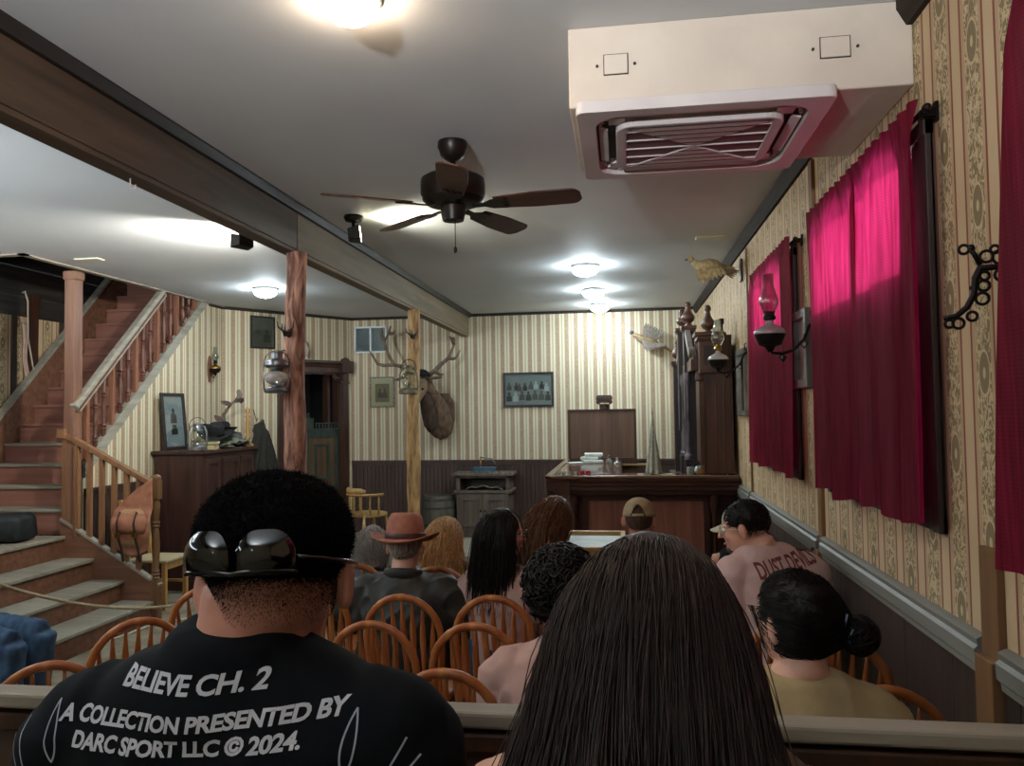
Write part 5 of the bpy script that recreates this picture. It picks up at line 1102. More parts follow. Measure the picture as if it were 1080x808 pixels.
# (x, y, rot, label): position of the middle of the bow, mapped to the seat centre
chairs = [
 (-1.94, 2.87, .75, 'turned orange bow-back chair at the foot of the stairs'),
 (-1.97, 3.45, .4, 'orange bow-back chair half hidden by the left ear of the man in black'),
 (-1.90, 2.33, .55, 'orange bow-back chair near the left edge rising just over the partition'),
 (-1.49, 3.52, .1, 'orange bow-back chair half hidden behind the right cheek of the man in the black tee'),
 (-.995, 3.35, 0, 'orange bow-back chair directly behind the man with the brown hat'),
 (-.586, 3.365, 0, 'orange bow-back chair behind the woman with the long black hair'),
 (-.988, 2.91, 0, 'empty orange bow-back chair left of centre, in front of the hat man’s chair'),
 (-.58, 2.92, 0, 'empty orange bow-back chair at centre, in front of the black-haired woman’s chair'),
 (-.574, 2.39, 0, 'nearest empty orange bow-back chair, its top just over the partition at centre'),
 (.66, 3.22, .25, 'bow-back chair under the man in the pink lettered shirt'),
 (.31, 3.0, 0, 'bow-back chair mostly hidden behind the dark-haired woman in front'),
 (.725, 2.83, .0, 'bow-back chair between the pink lettered shirt and the woman with the bun'),
 (.73, 2.37, -.05, 'shadowed bow-back chair beside the right wall behind the woman with the bun'),
 (-.99, 3.98, 0, 'bow-back chair of the woman with wavy blonde hair'),
 (-1.47, 4.05, .1, 'bow-back chair of the grey-haired person at left'),
 (-.10, 2.19, .15, 'bow-back chair of the curly-haired person in the peach shirt'),
 (.43, 1.68, 0, 'bow-back chair of the woman with the bun, hidden below the partition'),
 (-.44, 4.17, 0, 'bow-back chair of the woman with straight light brown hair'),
 (.08, 3.98, 0, 'bow-back chair of the man in the backward tan cap'),
 (.70, 4.07, .0, 'bow-back chair of the person in the pale cap beyond the pink shirt'),
 (-4.0, 3.93, -PI/2, 'bow-back chair at the left edge under the person in jeans')]
for (x, y, rz, lb) in chairs:
    off = Matrix.Rotation(rz, 3, 'Z') @ Vector((0, -.285, 0)); dup(chair0, (x-off.x, y-off.y, 0), rz, lb, CH)
for ch_ in list(chair0.children): bpy.data.objects.remove(ch_)
bpy.data.objects.remove(chair0)
# ---------------------------------------------------------------- people
def SKIN(name, c1, c2): return MAT(name, c1, c2, .5, 0, 18, (1, 1, 1), .05, .002, sss=.12)
skin_a = SKIN('skin_tan', 'a8715a', 'b98069'); skin_b = SKIN('skin_fair', 'c18f78', 'd0a08a'); skin_c = SKIN('skin_rosy', 'b27a67', 'c48c78')
eye_w = MAT('eye_white', 'd8d4cc', rough=.2); lip_m = MAT('lip', '8c4a44', 'a05a52', .4, 0, 30)
def HAIR(name, c1, c2, rough=.5):
    return MAT(name, c1, c2, rough, 0, 26, (4, 4, .25), 0, detail=4, spec=.22)
def strand_mesh(name, P, rad, mat, parent, sides=3):
    """P: (N,T,3) array of hair strand points, one mesh"""
    N, Tn, _ = P.shape
    t = np.gradient(P, axis=1); t /= np.linalg.norm(t, axis=2, keepdims=True)+1e-9
    ref = RNG.normal(size=(N, 1, 3)); a = np.cross(t, ref); a /= np.linalg.norm(a, axis=2, keepdims=True)+1e-9; b = np.cross(t, a)
    rr = (np.asarray(rad)[None, :, None]*RNG.uniform(.7, 1.3, (N, 1, 1)))
    V = np.stack([P+rr*(a*math.cos(2*PI*k/sides)+b*math.sin(2*PI*k/sides)) for k in range(sides)], 2)  # N,T,s,3
    idx = np.arange(N*Tn*sides).reshape(N, Tn, sides)
    f = np.stack([idx[:, :-1, :], np.roll(idx, -1, 2)[:, :-1, :], np.roll(idx, -1, 2)[:, 1:, :], idx[:, 1:, :]], -1).reshape(-1, 4)
    me = bpy.data.meshes.new(name); nv, nf = N*Tn*sides, len(f)
    me.vertices.add(nv); me.vertices.foreach_set('co', V.reshape(-1).astype('f'))
    me.loops.add(nf*4); me.loops.foreach_set('vertex_index', f.reshape(-1).astype('i'))
    me.polygons.add(nf); me.polygons.foreach_set('loop_start', np.arange(0, nf*4, 4, dtype='i')); me.polygons.foreach_set('use_smooth', np.ones(nf, bool))
    me.update(calc_edges=True); me.materials.append(mat)
    o = bpy.data.objects.new(name, me); scene.collection.objects.link(o); o.parent = parent
    return o
def sim(P, D, steps, step, cols, bias, stiff=.75, jit=.05):
    out = [P.copy()]
    P = P.copy(); D = D.copy()
    jv = RNG.normal(size=P.shape)*jit
    for i in range(steps):
        g = np.array([0, 0, -1.])+bias(P, i)+jv
        D = stiff*D+(1-stiff)*g; D /= np.linalg.norm(D, axis=1, keepdims=True)+1e-9
        Q = P+D*step
        for c, r, k in cols:
            c = np.array(c); r = np.array(r)+k*RNG.uniform(0, 1, (len(P), 1))*0
            q = (Q-c)/r; l = np.linalg.norm(q, axis=1, keepdims=True); ins = (l < 1)
            Q = np.where(ins, c+q/np.maximum(l, 1e-6)*r, Q)
        D = Q-P; D /= np.linalg.norm(D, axis=1, keepdims=True)+1e-9
        P = Q; out.append(P.copy())
    return np.stack(out, 1)
def hand(mm, w, fwd, palm, s=1, side=1):
    """palm and five separate bent fingers; w wrist, fwd towards the fingers, palm = palm normal"""
    w = Vector(w); f = Vector(fwd).normalized(); n = Vector(palm); n = (n-f*n.dot(f)).normalized(); sd_ = f.cross(n)*side
    mm.tube([w-f*.01, w+f*.02, w+f*.05*s, w+f*.085*s], [.024*s, .030*s, .036*s, .030*s], 12, sx=1, sy=.45, up=n)
    for k, (o, L) in enumerate(((-.03, .058), (-.0105, .07), (.0105, .075), (.03, .067))):
        b = w+f*.08*s+sd_*o*s; p1 = b+(f*.42+n*.08+sd_*o*2)*L*s; p2 = p1+(f*.30+n*.20)*L*s; p3 = p2+(f*.16+n*.22)*L*s
        mm.tube([b-f*.015, b, p1, p2, p3], [.009*s, .009*s, .0085*s, .008*s, .0065*s], 8)
    b = w+f*.022*s+sd_*.026*s; p1 = b+(f*.5+sd_*.6+n*.25)*.045*s; p2 = p1+(f*.8+sd_*.15+n*.3)*.032*s
    mm.tube([b-sd_*.012, b, p1, p2], [.012*s, .0125*s, .0105*s, .008*s], 8)
def person(label, pos, yaw=0, seated=True, top=1.3, head=(0, 0, 0), lean=(0, 0), w=1, girth=1, skin=skin_a, shirt=None, sleeve='short', shirt_name='shirt', pants=None, sh=None, hf=.03, arms=None, vox=.0065, face=True, hs=1.0, thigh=.38, feet=True, svox=.011, hx0=0, wr=.006, c7up=0):
    o = thing('person', label, 'person', (pos[0], pos[1], 0), math.radians(yaw))
    hz = .57 if seated else .93*top/1.675
    if sh is None: sh = top-.325*hs
    hc = Vector((lean[0]+hx0, lean[1]+hf, top-.118*hs)); c7 = Vector((lean[0], lean[1]-.01, sh+.06*hs+c7up))
    HX = Matrix.Translation(hc) @ Euler((math.radians(head[1]), math.radians(head[2]), math.radians(head[0])), 'YXZ').to_matrix().to_4x4() @ Matrix.Scale(hs, 4)
    tl = sh-hz      # trunk length hip centre -> shoulder line
    def tp(s_): return (lean[0]*s_*s_*.9, lean[1]*s_*s_*.95)
    secs0 = [(-.22, .13, .10), (0, .172*girth, .122*girth), (.28, .146*girth, .108*girth), (.55, .158*w*girth**.5, .112*girth), (.80, .176*w, .108), (.93, .172*w, .092), (1.0, .150*w, .078), (1.06, .115*w, .070), (1.12, .075, .064), (1.17, .060, .058)]
    def trunk(extra, upto=99, low=0):
        r_ = []
        for s_, rx, ry in secs0[low:upto]:
            x, y = tp(max(0, s_)); z = hz+tl*s_ if s_ >= 0 else hz+s_*.45
            r_.append((x, y, z, rx*(hs if s_ > .5 else 1)+extra, ry+extra))
        return r_
    mm = M().loft(trunk(0), 24)
    nb = Vector((tp(1.1)[0], tp(1.1)[1], sh+.02))
    hb = HX @ Vector((0, -.015, -.055))
    mm.tube([nb, c7.lerp(hb, .2), hb, HX @ Vector((0, -.01, 0))], [.060*hs*girth**.5, .057*hs*girth**.5, .056*hs*girth**.4, .05*hs], 16)
    # head
    mm.ell((0, -.014, .018), (.074, .094, .098), 20, 14, HX); mm.ell((0, .022, -.03), (.063, .066, .085), 18, 12, HX)
    mm.ell((0, .048, -.078), (.038, .038, .032), 14, 10, HX)
    mm.loft([(0, .108, -.034, .016, .012), (0, .104, -.022, .012, .014), (0, .092, .005, .009, .012), (0, .082, .022, .008, .008)], 10, HX)
    for s_ in (-1, 1):
        E_ = HX @ Matrix.Translation((s_*.083, -.006, -.004)) @ Matrix.Rotation(s_*.35, 4, 'Z') @ Matrix.Rotation(-.15, 4, 'X')
        mm.ell((0, -.004, 0), (.013, .019, .036), 14, 12, E_); mm.ell((s_*-.006, .006, -.008), (.016, .013, .020), 10, 8, E_)
        mm.ell((s_*.032, .073, .020), (.022, .012, .008), 10, 6, HX)     # brow
        mm.ell((s_*.04, .06, -.025), (.022, .02, .022), 10, 8, HX)       # cheek
    A = arms or {}
    aw = .165*w*hs
    for s_, key in ((-1, 'L'), (1, 'R')):
        S_ = Vector((tp(.97)[0]+s_*aw, tp(.97)[1], sh-.036))
        if key in A: E_, W_ = [Vector(v) for v in A[key]]
        elif seated: E_ = Vector((tp(.4)[0]+s_*(aw+.05), tp(.4)[1]+.03, hz+tl*.36)); W_ = Vector((s_*.11, .26, hz+.10))
        else: E_ = S_+Vector((s_*.05, .02, -.29)); W_ = E_+Vector((-s_*.03, .17, -.15))
        mm.tube([S_+Vector((-s_*.05, 0, .0)), S_, S_.lerp(E_, .35), S_.lerp(E_, .8), E_], [.05*girth**.5, .055*girth**.5, .050*girth**.5, .042, .040], 14)
        mm.ell(S_+Vector((-s_*.006, 0, -.006)), (.052, .054, .050), 14, 10)
        mm.tube([E_, E_.lerp(W_, .25), E_.lerp(W_, .7), W_], [.041, .043, .033, .026], 14)
        fw = (W_-E_).normalized()
        if seated and key not in A: fw = (fw+Vector((0, .5, 0))).normalized()
        hand(mm, W_, fw, (0, 0, -1) if abs(fw.z) < .85 else (-s_, 0, 0), .95, s_)
        A[key+'_'] = (S_, E_, W_)
    legs_ = []
    for s_ in (-1, 1):
        Hh = Vector((s_*.085, 0, hz-.02))
        if seated: K = Vector((s_*.11, thigh, .525)); F_ = Vector((s_*.11, thigh-.04, .08))
        else: K = Vector((s_*.09, .02, hz*.53)); F_ = Vector((s_*.09, -.02, .08))
        mm.tube([Hh, Hh.lerp(K, .3), Hh.lerp(K, .75), K], [.085*girth**.5, .078*girth**.5, .062, .056], 16); mm.tube([K, K.lerp(F_, .3), K.lerp(F_, .75), F_], [.055, .054, .042, .036], 14)
        mm.tube([F_+Vector((0, -.05, -.03)), F_+Vector((0, .02, -.03)), F_+Vector((0, .11, -.05)), F_+Vector((0, .155, -.055))], [.03, .036, .034, .02], 12)
        legs_.append((Hh, K, F_))
    body = mk('body', mm, skin, o, remesh=vox, smooth_it=3, smooth=True)
    # face details
    if face:
        for s_ in (-1, 1):
            e = mk('eye', M().ell(HX @ Vector((s_*.031, .078, .004)), (.0125*hs,)*3, 12, 8), eye_w, body, smooth=True)
            mk('iris', M().ell(HX @ Vector((s_*.031, .0865, .004)), (.006*hs, .0045*hs, .006*hs), 10, 6), black_gloss, e, smooth=True)
        mk('lips', M().tube([HX @ Vector(p) for p in ((-.024, .077, -.062), (-.010, .0875, -.060), (.010, .0875, -.060), (.024, .077, -.062))], [.003, .0065, .0065, .003], 8, sy=.8), lip_m, body, smooth=True)
    # clothes
    if shirt:
        mm = M().loft(trunk(.016, 8 if sleeve == 'tank' else 9, 1), 26)
        if sleeve != 'tank':
            q = secs0[8]; mm.tube([nb+Vector((0, 0, -.02)), c7+Vector((0, .0, -.028 if sleeve != 'jacket' else .0))], [(.095+.012*(c7up > .05))*hs, .068*hs*girth**.5], 18)
        else:
            for s_ in (-1, 1): mm.tube([(tp(.8)[0]+s_*.07, tp(.8)[1]-.10, hz+tl*.8), (tp(1)[0]+s_*.085, tp(1)[1], sh+.012), (tp(.8)[0]+s_*.07, tp(.8)[1]+.10, hz+tl*.8)], .016, 8)
        for s_, key in ((-1, 'L'), (1, 'R')):
            S_, E_, W_ = A[key+'_']; x_ = .016 if sleeve != 'jacket' else .026
            if sleeve == 'tank': continue
            mm.ell(S_+Vector((-s_*.010, 0, -.008)), (.052+x_, .054+x_, .052+x_), 16, 12)
            mm.tube([S_+Vector((-s_*.07, 0, -.03)), S_+Vector((-s_*.02, 0, -.005)), S_.lerp(E_, .1), S_.lerp(E_, .4), S_.lerp(E_, .72)], [.072, .062+x_*.8, .062+x_, .058+x_, .06+x_], 18)
            if sleeve in ('long', 'jacket'):
                mm.tube([S_.lerp(E_, .6), E_, E_.lerp(W_, .4), E_.lerp(W_, .93)], [.054+x_, .046+x_, .042+x_, .032+x_], 16)
        def wrinkle(p, k=wr): return .004+k*.5+k*noise.noise(Vector((p.x*11+3, p.y*11, p.z*8)))+k*.8*(1-abs(noise.noise(Vector((p.x*9+p.z*5, p.y*9, p.z*10-p.x*6)))))**4
        mk(shirt_name, mm, shirt, o, remesh=svox, smooth_it=14, smooth=True, disp=wrinkle)
    if pants:
        mm = M().loft([(0, 0, hz-.10, .15, .12), (0, 0, hz-.03, .19*girth, .14*girth), (0, 0, hz+.05, .182*girth, .134*girth), (0, 0, hz+.10, .168*girth, .125*girth)], 24)
        for Hh, K, F_ in legs_:
            mm.tube([Hh, Hh.lerp(K, .3), Hh.lerp(K, .75), K], [.098*girth**.5, .092*girth**.5, .078, .070], 18); mm.tube([K, K.lerp(F_, .3), K.lerp(F_, .95)], [.070, .066, .052], 16)
        mk('trousers', mm, pants, o, remesh=.011, smooth_it=5, smooth=True, disp=lambda p: .008+.005*noise.noise(p*16)+.004*abs(noise.noise(Vector((p.x*14, p.y*30, p.z*30)))))
        for Hh, K, F_ in legs_:
            b = F_+Vector((0, 0, -.08)); mk('shoe', M().loft([(b.x, b.y+.05, .002, .042, .125), (b.x, b.y+.05, .025, .046, .13), (b.x, b.y+.035, .05, .043, .105), (b.x, b.y-.0, .09, .038, .055), (b.x, b.y-.01, .105, .036, .045)], 18), MAT('shoe_dark', '1c1a19', '2b2826', .5, 0, 9), o, smooth=True)
    return o, body, HX, dict(c7=c7, sh=sh, hz=hz, tl=tl, tp=tp, w=w, hs=hs, top=top, lean=lean)
def hair_cap(o, HX, mat, c=(0, -.026, .034), r=(.085, .096, .094), rough=.006, sc=40, back=0, vox=.006):
    mm = M().ell(c, r, 26, 18, HX)
    if back: mm.ell((0, -.055, -.02-.02*back), (.072, .055, .07+.03*back), 20, 12, HX)
    return mk('hair', mm, mat, o, remesh=vox, smooth_it=2, smooth=True, disp=lambda p: rough*noise.noise(p*sc)+rough*.5*noise.noise(p*sc*2.3))
def scalp_roots(HX, n, c=(0, -.02, .03), r=(.080, .096, .094), front=.05, low=-.055):
    d_ = RNG.normal(size=(n*4, 3)); d_ /= np.linalg.norm(d_, axis=1, keepdims=True)
    p = np.array(c)+d_*np.array(r)
    ok = ~((p[:, 1] > front) & (p[:, 2] < .085)) & (p[:, 2] > low) & ~((p[:, 1] > .015) & (p[:, 2] < .02))
    p = p[ok][:n]; d_ = d_[ok][:n]
    m4 = np.array(HX); R3 = m4[:3, :3]/np.linalg.norm(m4[:3, 0])
    return p @ m4[:3, :3].T+m4[:3, 3], d_ @ R3.T, p
def body_cols(G, HX, k=1.0):
    hc = HX.translation; hs = G['hs']; x7, y7 = G['lean']
    return [((hc.x, hc.y-.012, hc.z+.014), (.084*hs*k, .104*hs*k, .112*hs*k), 0), ((G['c7'].x, G['c7'].y-.005, G['c7'].z+.02), (.066*k, .072*k, .12), 0),
            ((x7, y7+.02, G['sh']-.02), (.185*G['w'], .105, .065), 0), ((x7*.6, y7*.6-.0, G['sh']-.24), (.19*G['w'], .135, .26), 0)]
def long_hair(o, HX, G, mat, n=900, length=.42, step=.02, rad=.0026, wave=0, spread=.12, core=True, stiff=.72, part=True, coreL=None, width=1.0, bias=None, back_fall=False, flare=0, jit=.10, lockamp=.012, rfront=.05, backk=.55, ztop=9):
    hair_ = hair_cap(o, HX, mat, c=(0, -.026, .032), r=(.084, .096, .094), rough=.004, sc=30, vox=.007)
    P0, D0_, loc = scalp_roots(HX, n, front=rfront)
    if rfront < .05 or ztop < 9: k_ = (loc[:, 1] < rfront) & (loc[:, 2] < ztop); P0, D0_, loc = P0[k_], D0_[k_], loc[k_]
    m4 = np.array(HX)[:3, :3]; m4 = m4/np.linalg.norm(m4[:, 0]); back = m4 @ np.array([0, -1., 0]); side = m4 @ np.array([1., 0, 0])
    sgn = np.sign(loc[:, :1]+RNG.normal(size=(len(loc), 1))*.004)
    def bs(P, i):
        b = back[None, :]*(backk if i < 9 else min(.10, backk))
        if part: b = b+side[None, :]*sgn*(.75 if i < 6 else spread)
        if back_fall: b = b+back[None, :]*(.5 if i < 12 else .0)+np.where(P[:, 2:3] < G['c7'].z+.05, np.sign(P[:, :1]-HX.translation.x)*0+ (P[:, :1]-HX.translation.x)/.09*flare, 0)*side[None, :]
        if bias is not None: b = b+np.array(bias)
        if wave: b = b+wave*np.stack([np.sin(i*.9+loc[:, 0]*60), np.cos(i*.8+loc[:, 1]*50), np.zeros(len(P))], 1)
        return b
    steps = int(length/step)
    D1 = D0_*.5+back*min(.3, backk)+(side*sgn*.6 if part else 0)
    P = sim(P0, D1, steps, step, body_cols(G, HX, width), bs, stiff, jit)
    # thickness variation between locks
    lock = np.floor(np.arctan2(loc[:, 0], -loc[:, 1])*9)+np.floor(loc[:, 2]*30); off = (np.sin(lock*12.9)*.5+.5)[:, None, None]
    nrm = P-np.array([G['c7'].x, G['c7'].y, 0])[None, None, :]; nrm[:, :, 2] = 0; nrm /= np.linalg.norm(nrm, axis=2, keepdims=True)+1e-6
    ramp_ = np.minimum(1, np.arange(P.shape[1])/6)[None, :, None]
    P = P+nrm*ramp_*(off*lockamp+RNG.uniform(0, .010, (len(P), 1, 1)))
    rr = rad*np.concatenate([np.ones(steps-3), np.linspace(1, .25, 4)])
    strand_mesh('hair_strands', P, rr, mat, hair_)
    return hair_, P
# shirts
def TEE(name, a, b): return MAT(name, a, b, .9, 0, 9, (1, 1, 1), .25, .006, 6, spec=.12)
black_tee = TEE('black_tee', '07080a', '0e0f12'); peach_tee = TEE('peach_tee', 'a5837a', 'b59287'); tan_tee = TEE('tan_shirt', '96815c', 'ab956e'); pink_tee = TEE('pink_tee', 'b79a95', 'c7aaa4'); mauve_tee = TEE('mauve_tee', '9a7f7a', 'ab908a')
olive_j = MAT('olive_jacket', '191814', '2a2822', .6, 0, 9, (1, 1, 1), .5, .012, 6)
jeans = MAT('blue_jeans', '22364c', '37506a', .85, 0, 30, (1, 1, .4), .2, .003); dark_p = MAT('dark_trousers', '1d1e22', '2a2b30', .85, 0, 12)
hair_black = HAIR('black_hair', '0a0808', '17110f'); hair_dkbrown = HAIR('dark_brown_hair', '190f0b', '2d1d15', .5); hair_brown = HAIR('light_brown_hair', '4a2f1e', '7a5536'); hair_blonde = HAIR('blonde_hair', '8a6038', 'cda06c'); hair_grey = HAIR('grey_hair', '5b544e', '9a938b')
def add_text(parent, target, body_txt, size, cx, z, mat, name, shear=0, bold=0, y0=-.5, dirn=(0, 1, 0), sx=1, rot=0, lift=.002, xsp=1.0):
    cu = bpy.data.curves.new(name, 'FONT'); cu.body = body_txt; cu.size = size; cu.shear = shear; cu.offset = bold; cu.align_x = 'CENTER'; cu.align_y = 'CENTER'; cu.space_character = xsp; cu.resolution_u = 3
    to = bpy.data.objects.new(name, cu); scene.collection.objects.link(to)
    me = bpy.data.meshes.new_from_object(to.evaluated_get(bpy.context.evaluated_depsgraph_get())); bpy.data.objects.remove(to)
    bm = bmesh.new(); bm.from_mesh(me); bmesh.ops.triangulate(bm, faces=bm.faces)
    for _ in range(3):
        lg = [e for e in bm.edges if e.calc_length() > .012]
        if lg: bmesh.ops.subdivide_edges(bm, edges=lg, cuts=1); bmesh.ops.triangulate(bm, faces=bm.faces)
    project(bm, target, cx, z, dirn, y0, sx, rot, lift); bm.to_mesh(me); bm.free()
    me.name = name; me.materials.clear(); me.materials.append(mat)
    o = bpy.data.objects.new(name, me); scene.collection.objects.link(o); o.parent = parent; return o
def project(bm, target, cx, z, dirn, y0, sx, rot, lift):
    tm = target.data; bv = BVHTree.FromPolygons([v.co for v in tm.vertices], [p.vertices[:] for p in tm.polygons])
    dv = Vector(dirn).normalized(); right = dv.cross(Vector((0, 0, 1))).normalized(); ca, sa = math.cos(rot), math.sin(rot)
    for v in bm.verts:
        x, y = v.co.x*sx, v.co.y; x, y = x*ca-y*sa, x*sa+y*ca
        org = Vector((0, 0, z+y))+right*(cx+x)+dv*y0
        hit = bv.ray_cast(org, dv, 2)
        v.co = hit[0]-dv*lift if hit[0] else org-dv*y0
# 1 --- man in the black tee
o, body, HX, G = person('man in a black lettered tee with sunglasses worn on the back of his head', (-.485, .92), 0, False, 1.655, (16, -8, 0), (0, .0), 1.20, .98, skin_c, black_tee, 'short', 'tee', dark_p, sh=1.402, c7up=.051, hf=.045, vox=.005, svox=.008, hs=1.03, hx0=.03, wr=.005, arms=dict(R=((.215, .05, 1.10), (.15, .25, .98))))
tee = [c for c in o.children if c.name.startswith('tee')][0]
hair_matte = MAT('matte_black_hair', '070606', '100c0b', .7, 0, 26, (4, 4, .25), 0, detail=4, spec=.06)
hr = hair_cap(o, HX, hair_matte, c=(0, -.020, .056), r=(.094, .106, .080), rough=.0018, sc=30, vox=.005)
P0, D0_, loc = scalp_roots(HX, 16000, c=(0, -.020, .056), r=(.093, .105, .079), front=.06, low=-.012)
ln = RNG.uniform(.3, 1, (len(P0), 1))
P = np.stack([P0+D0_*(.007*ln*k/4)+RNG.normal(size=P0.shape)*.0005*k for k in range(5)], 1)
strand_mesh('hair_strands', P, [.0006, .0005, .0005, .0004, .0002], hair_matte, hr)
# fade at the nape and sides
P0, D0_, loc = scalp_roots(HX, 48000, c=(0, -.015, .0), r=(.077, .097, .09), front=.03, low=-.045)
sel = (loc[:, 2] < .025) & (RNG.uniform(size=len(loc)) < np.clip((loc[:, 2]+.05)/.055, 0, 1)**1.5); P0 = P0[sel]; D0_ = D0_[sel]
P = np.stack([P0+D0_*(.0013*k/2)+np.array([0, 0, -.0008*k]) for k in range(3)], 1); strand_mesh('nape_hair', P, [.00022, .00022, .00012], hair_matte, hr)
sg_ = mk('sunglasses', M(), black_gloss, o)
mm = M()
def head_pt(az, zz, off):      # az measured from straight back, positive to the wearer's right
    a = az; rx, ry = .104+off, .116+off; k = math.sqrt(max(.05, 1-((zz-.043)/.105)**2))
    return HX @ Vector((rx*k*math.sin(a), -.022-ry*k*math.cos(a), zz))
for (a0, a1) in ((-.88, -.30), (-.20, .38)):
    vs = []; N1, N2 = 14, 8
    for side_ in (0, 1):
        for j in range(N2+1):
            for i in range(N1+1):
                u_, v_ = i/N1, j/N2; a = a0+(a1-a0)*u_; hgt = .050*(1-abs(2*u_-1)**3.5*.45); zz = .016+hgt*v_
                vs.append(head_pt(a, zz, (.008 if side_ else .003)+.010*math.sin(PI*v_)**.7*math.sin(PI*u_)**.5))
    n1 = (N1+1)*(N2+1); fs = []
    for j in range(N2):
        for i in range(N1):
            q = j*(N1+1)+i; fs += [(q, q+1, q+N1+2, q+N1+1), (n1+q, n1+q+N1+1, n1+q+N1+2, n1+q+1)]
    mk('lens', M().add(vs, fs), black_gloss, sg_, smooth=True)
mk('frame', M().tube([head_pt(-.90+1.30*i/30, .018+.004*abs(math.sin(i*.21)), .010) for i in range(31)], .003, 8), black_gloss, sg_, smooth=True)
for a0, a1 in ((-.90, -1.8), (.40, 1.8)):
    mk('temple', M().tube([head_pt(a0+(a1-a0)*i/12, .035-.02*i/12, .0) for i in range(13)], .003, 8), black_gloss, sg_, smooth=True)
letter_w = MAT('shirt_lettering', 'a9a6a8', rough=.7)
for txt, sz, cx, z, rot in (('BELIEVE CH. 2', .0285, -.018, 1.446, .03), ('A COLLECTION PRESENTED BY', .0232, -.014, 1.407, .05), ('DARC SPORT LLC © 2024.', .0232, -.022, 1.381, .05)):
    add_text(tee, tee, txt, sz, cx, z, letter_w, 'lettering', .12, .0008, rot=rot, xsp=.95, sx=1.13)
def ribbon(pts, wd):
    bm = bmesh.new(); pv = None; pts = [Vector((p[0], p[1], 0)) for p in pts]
    for i, p in enumerate(pts):
        t_ = (pts[min(i+1, len(pts)-1)]-pts[max(i-1, 0)]).normalized(); n_ = Vector((-t_.y, t_.x, 0))*wd/2
        a, b = bm.verts.new(p+n_), bm.verts.new(p-n_)
        if pv: bm.faces.new((pv[0], a, b, pv[1]))
        pv = (a, b)
    return bm
def bez(a, b, c, d_, n=14): 
    a, b, c, d_ = map(Vector, (a, b, c, d_)); return [a*(1-t)**3+b*3*t*(1-t)**2+c*3*t*t*(1-t)+d_*t**3 for t in [i/n for i in range(n+1)]]
fl = [bez((.012, .03), (.0, .01), (-.006, -.02), (.004, -.035))+bez((.004, -.035), (.016, -.02), (.018, .005), (.012, .03)),
      bez((.03, -.09), (.035, -.05), (.055, -.03), (.07, -.0)), bez((.022, -.10), (.05, -.06), (.06, -.045), (.085, -.02)), bez((-.0, -.08), (.01, -.07), (.02, -.06), (.03, -.085)),
      bez((-.0, -.10), (-.01, -.085), (-.01, -.065), (.002, -.055))]
for cx, z, sgn in ((.165, 1.385, 1), (-.19, 1.38, -1)):
    for pts in fl:
        bm = ribbon([(p[0]*sgn, p[1]) for p in [Vector((q[0], q[1], 0)) for q in pts]], .0022); project(bm, tee, cx, z, (0, 1, 0), -.5, 1, 0, .002)
        me = bpy.data.meshes.new('flame_line'); bm.to_mesh(me); bm.free(); me.materials.append(MAT('flame_print', '8d8f96', rough=.7))
        q = bpy.data.objects.new('flame_line', me); scene.collection.objects.link(q); q.parent = tee
# 2 --- woman with long dark hair in front
o, body, HX, G = person('woman with very long dark brown hair standing in front', (.03, .90), 0, False, 1.600, (-4, -4, 4), (0, 0), .98, .95, skin_b, TEE('brown_top', '4b372e', '5c463a'), 'tank', 'top', dark_p, sh=1.345, vox=.006, hx0=-.004, hs=1.05, arms=dict(L=((-.185, .03, 1.03), (-.10, .20, .96)), R=((.185, .03, 1.03), (.10, .20, .96))))
hr, P = long_hair(o, HX, G, hair_dkbrown, n=17000, length=.60, step=.02, rad=.0007, spread=.0, part=False, width=.97, stiff=.66, back_fall=True, wave=.05, flare=.16, jit=.06, lockamp=.006)
mm = M().loft([(.01, -.115, 1.00, .12, .03), (.01, -.115, 1.2, .11, .035), (.005, -.105, 1.32, .095, .045), (.0, -.07, 1.41, .088, .055), (0, -.03, 1.47, .078, .065)], 26)
mk('hair_core', mm, hair_dkbrown, hr, remesh=.007, smooth_it=2, smooth=True, disp=lambda p: .008*noise.noise(Vector((p.x*60, p.y*60, p.z*4))))
# 3 --- curly hair, peach shirt
def curls(o, HX, mat, n=420, rr=.013, c=(0, -.02, .03), r=(.092, .104, .10), tr=.0034, low=-.07):
    h = hair_cap(o, HX, mat, c=c, r=(r[0]*.97, r[1]*.97, r[2]*.97), rough=.010, sc=32)
    P0, D0_, loc = scalp_roots(HX, n, c, r, .055, low)
    out = []
    for p, d_ in zip(P0, D0_):
        a = np.cross(d_, RNG.normal(size=3)); a /= np.linalg.norm(a); b = np.cross(d_, a); ph = RNG.uniform(0, 6); R_ = rr*RNG.uniform(.6, 1.2); L = RNG.uniform(.012, .034); g = np.array([0, 0, -.012])
        out.append([p+d_*(L*s_)+g*s_*s_+R_*min(1, s_*3)*(a*math.cos(ph+s_*9)+b*math.sin(ph+s_*9)) for s_ in np.linspace(0, 1, 16)])
    strand_mesh('curls', np.array(out), tr*np.concatenate([np.ones(13), [.9, .7, .3]]), mat, h, 5)
o, body, HX, G = person('person with short curly black hair in a peach shirt behind the long dark-haired woman', (-.21, 2.47), -8, True, 1.285, (-12, -6, 0), (0, .02), 1.15, 1.1, skin_c, peach_tee, 'short', 'tee', jeans, sh=.955, hf=.04, wr=.011)
curls(o, HX, hair_black, n=620, rr=.016, r=(.104, .114, .108), tr=.0036)
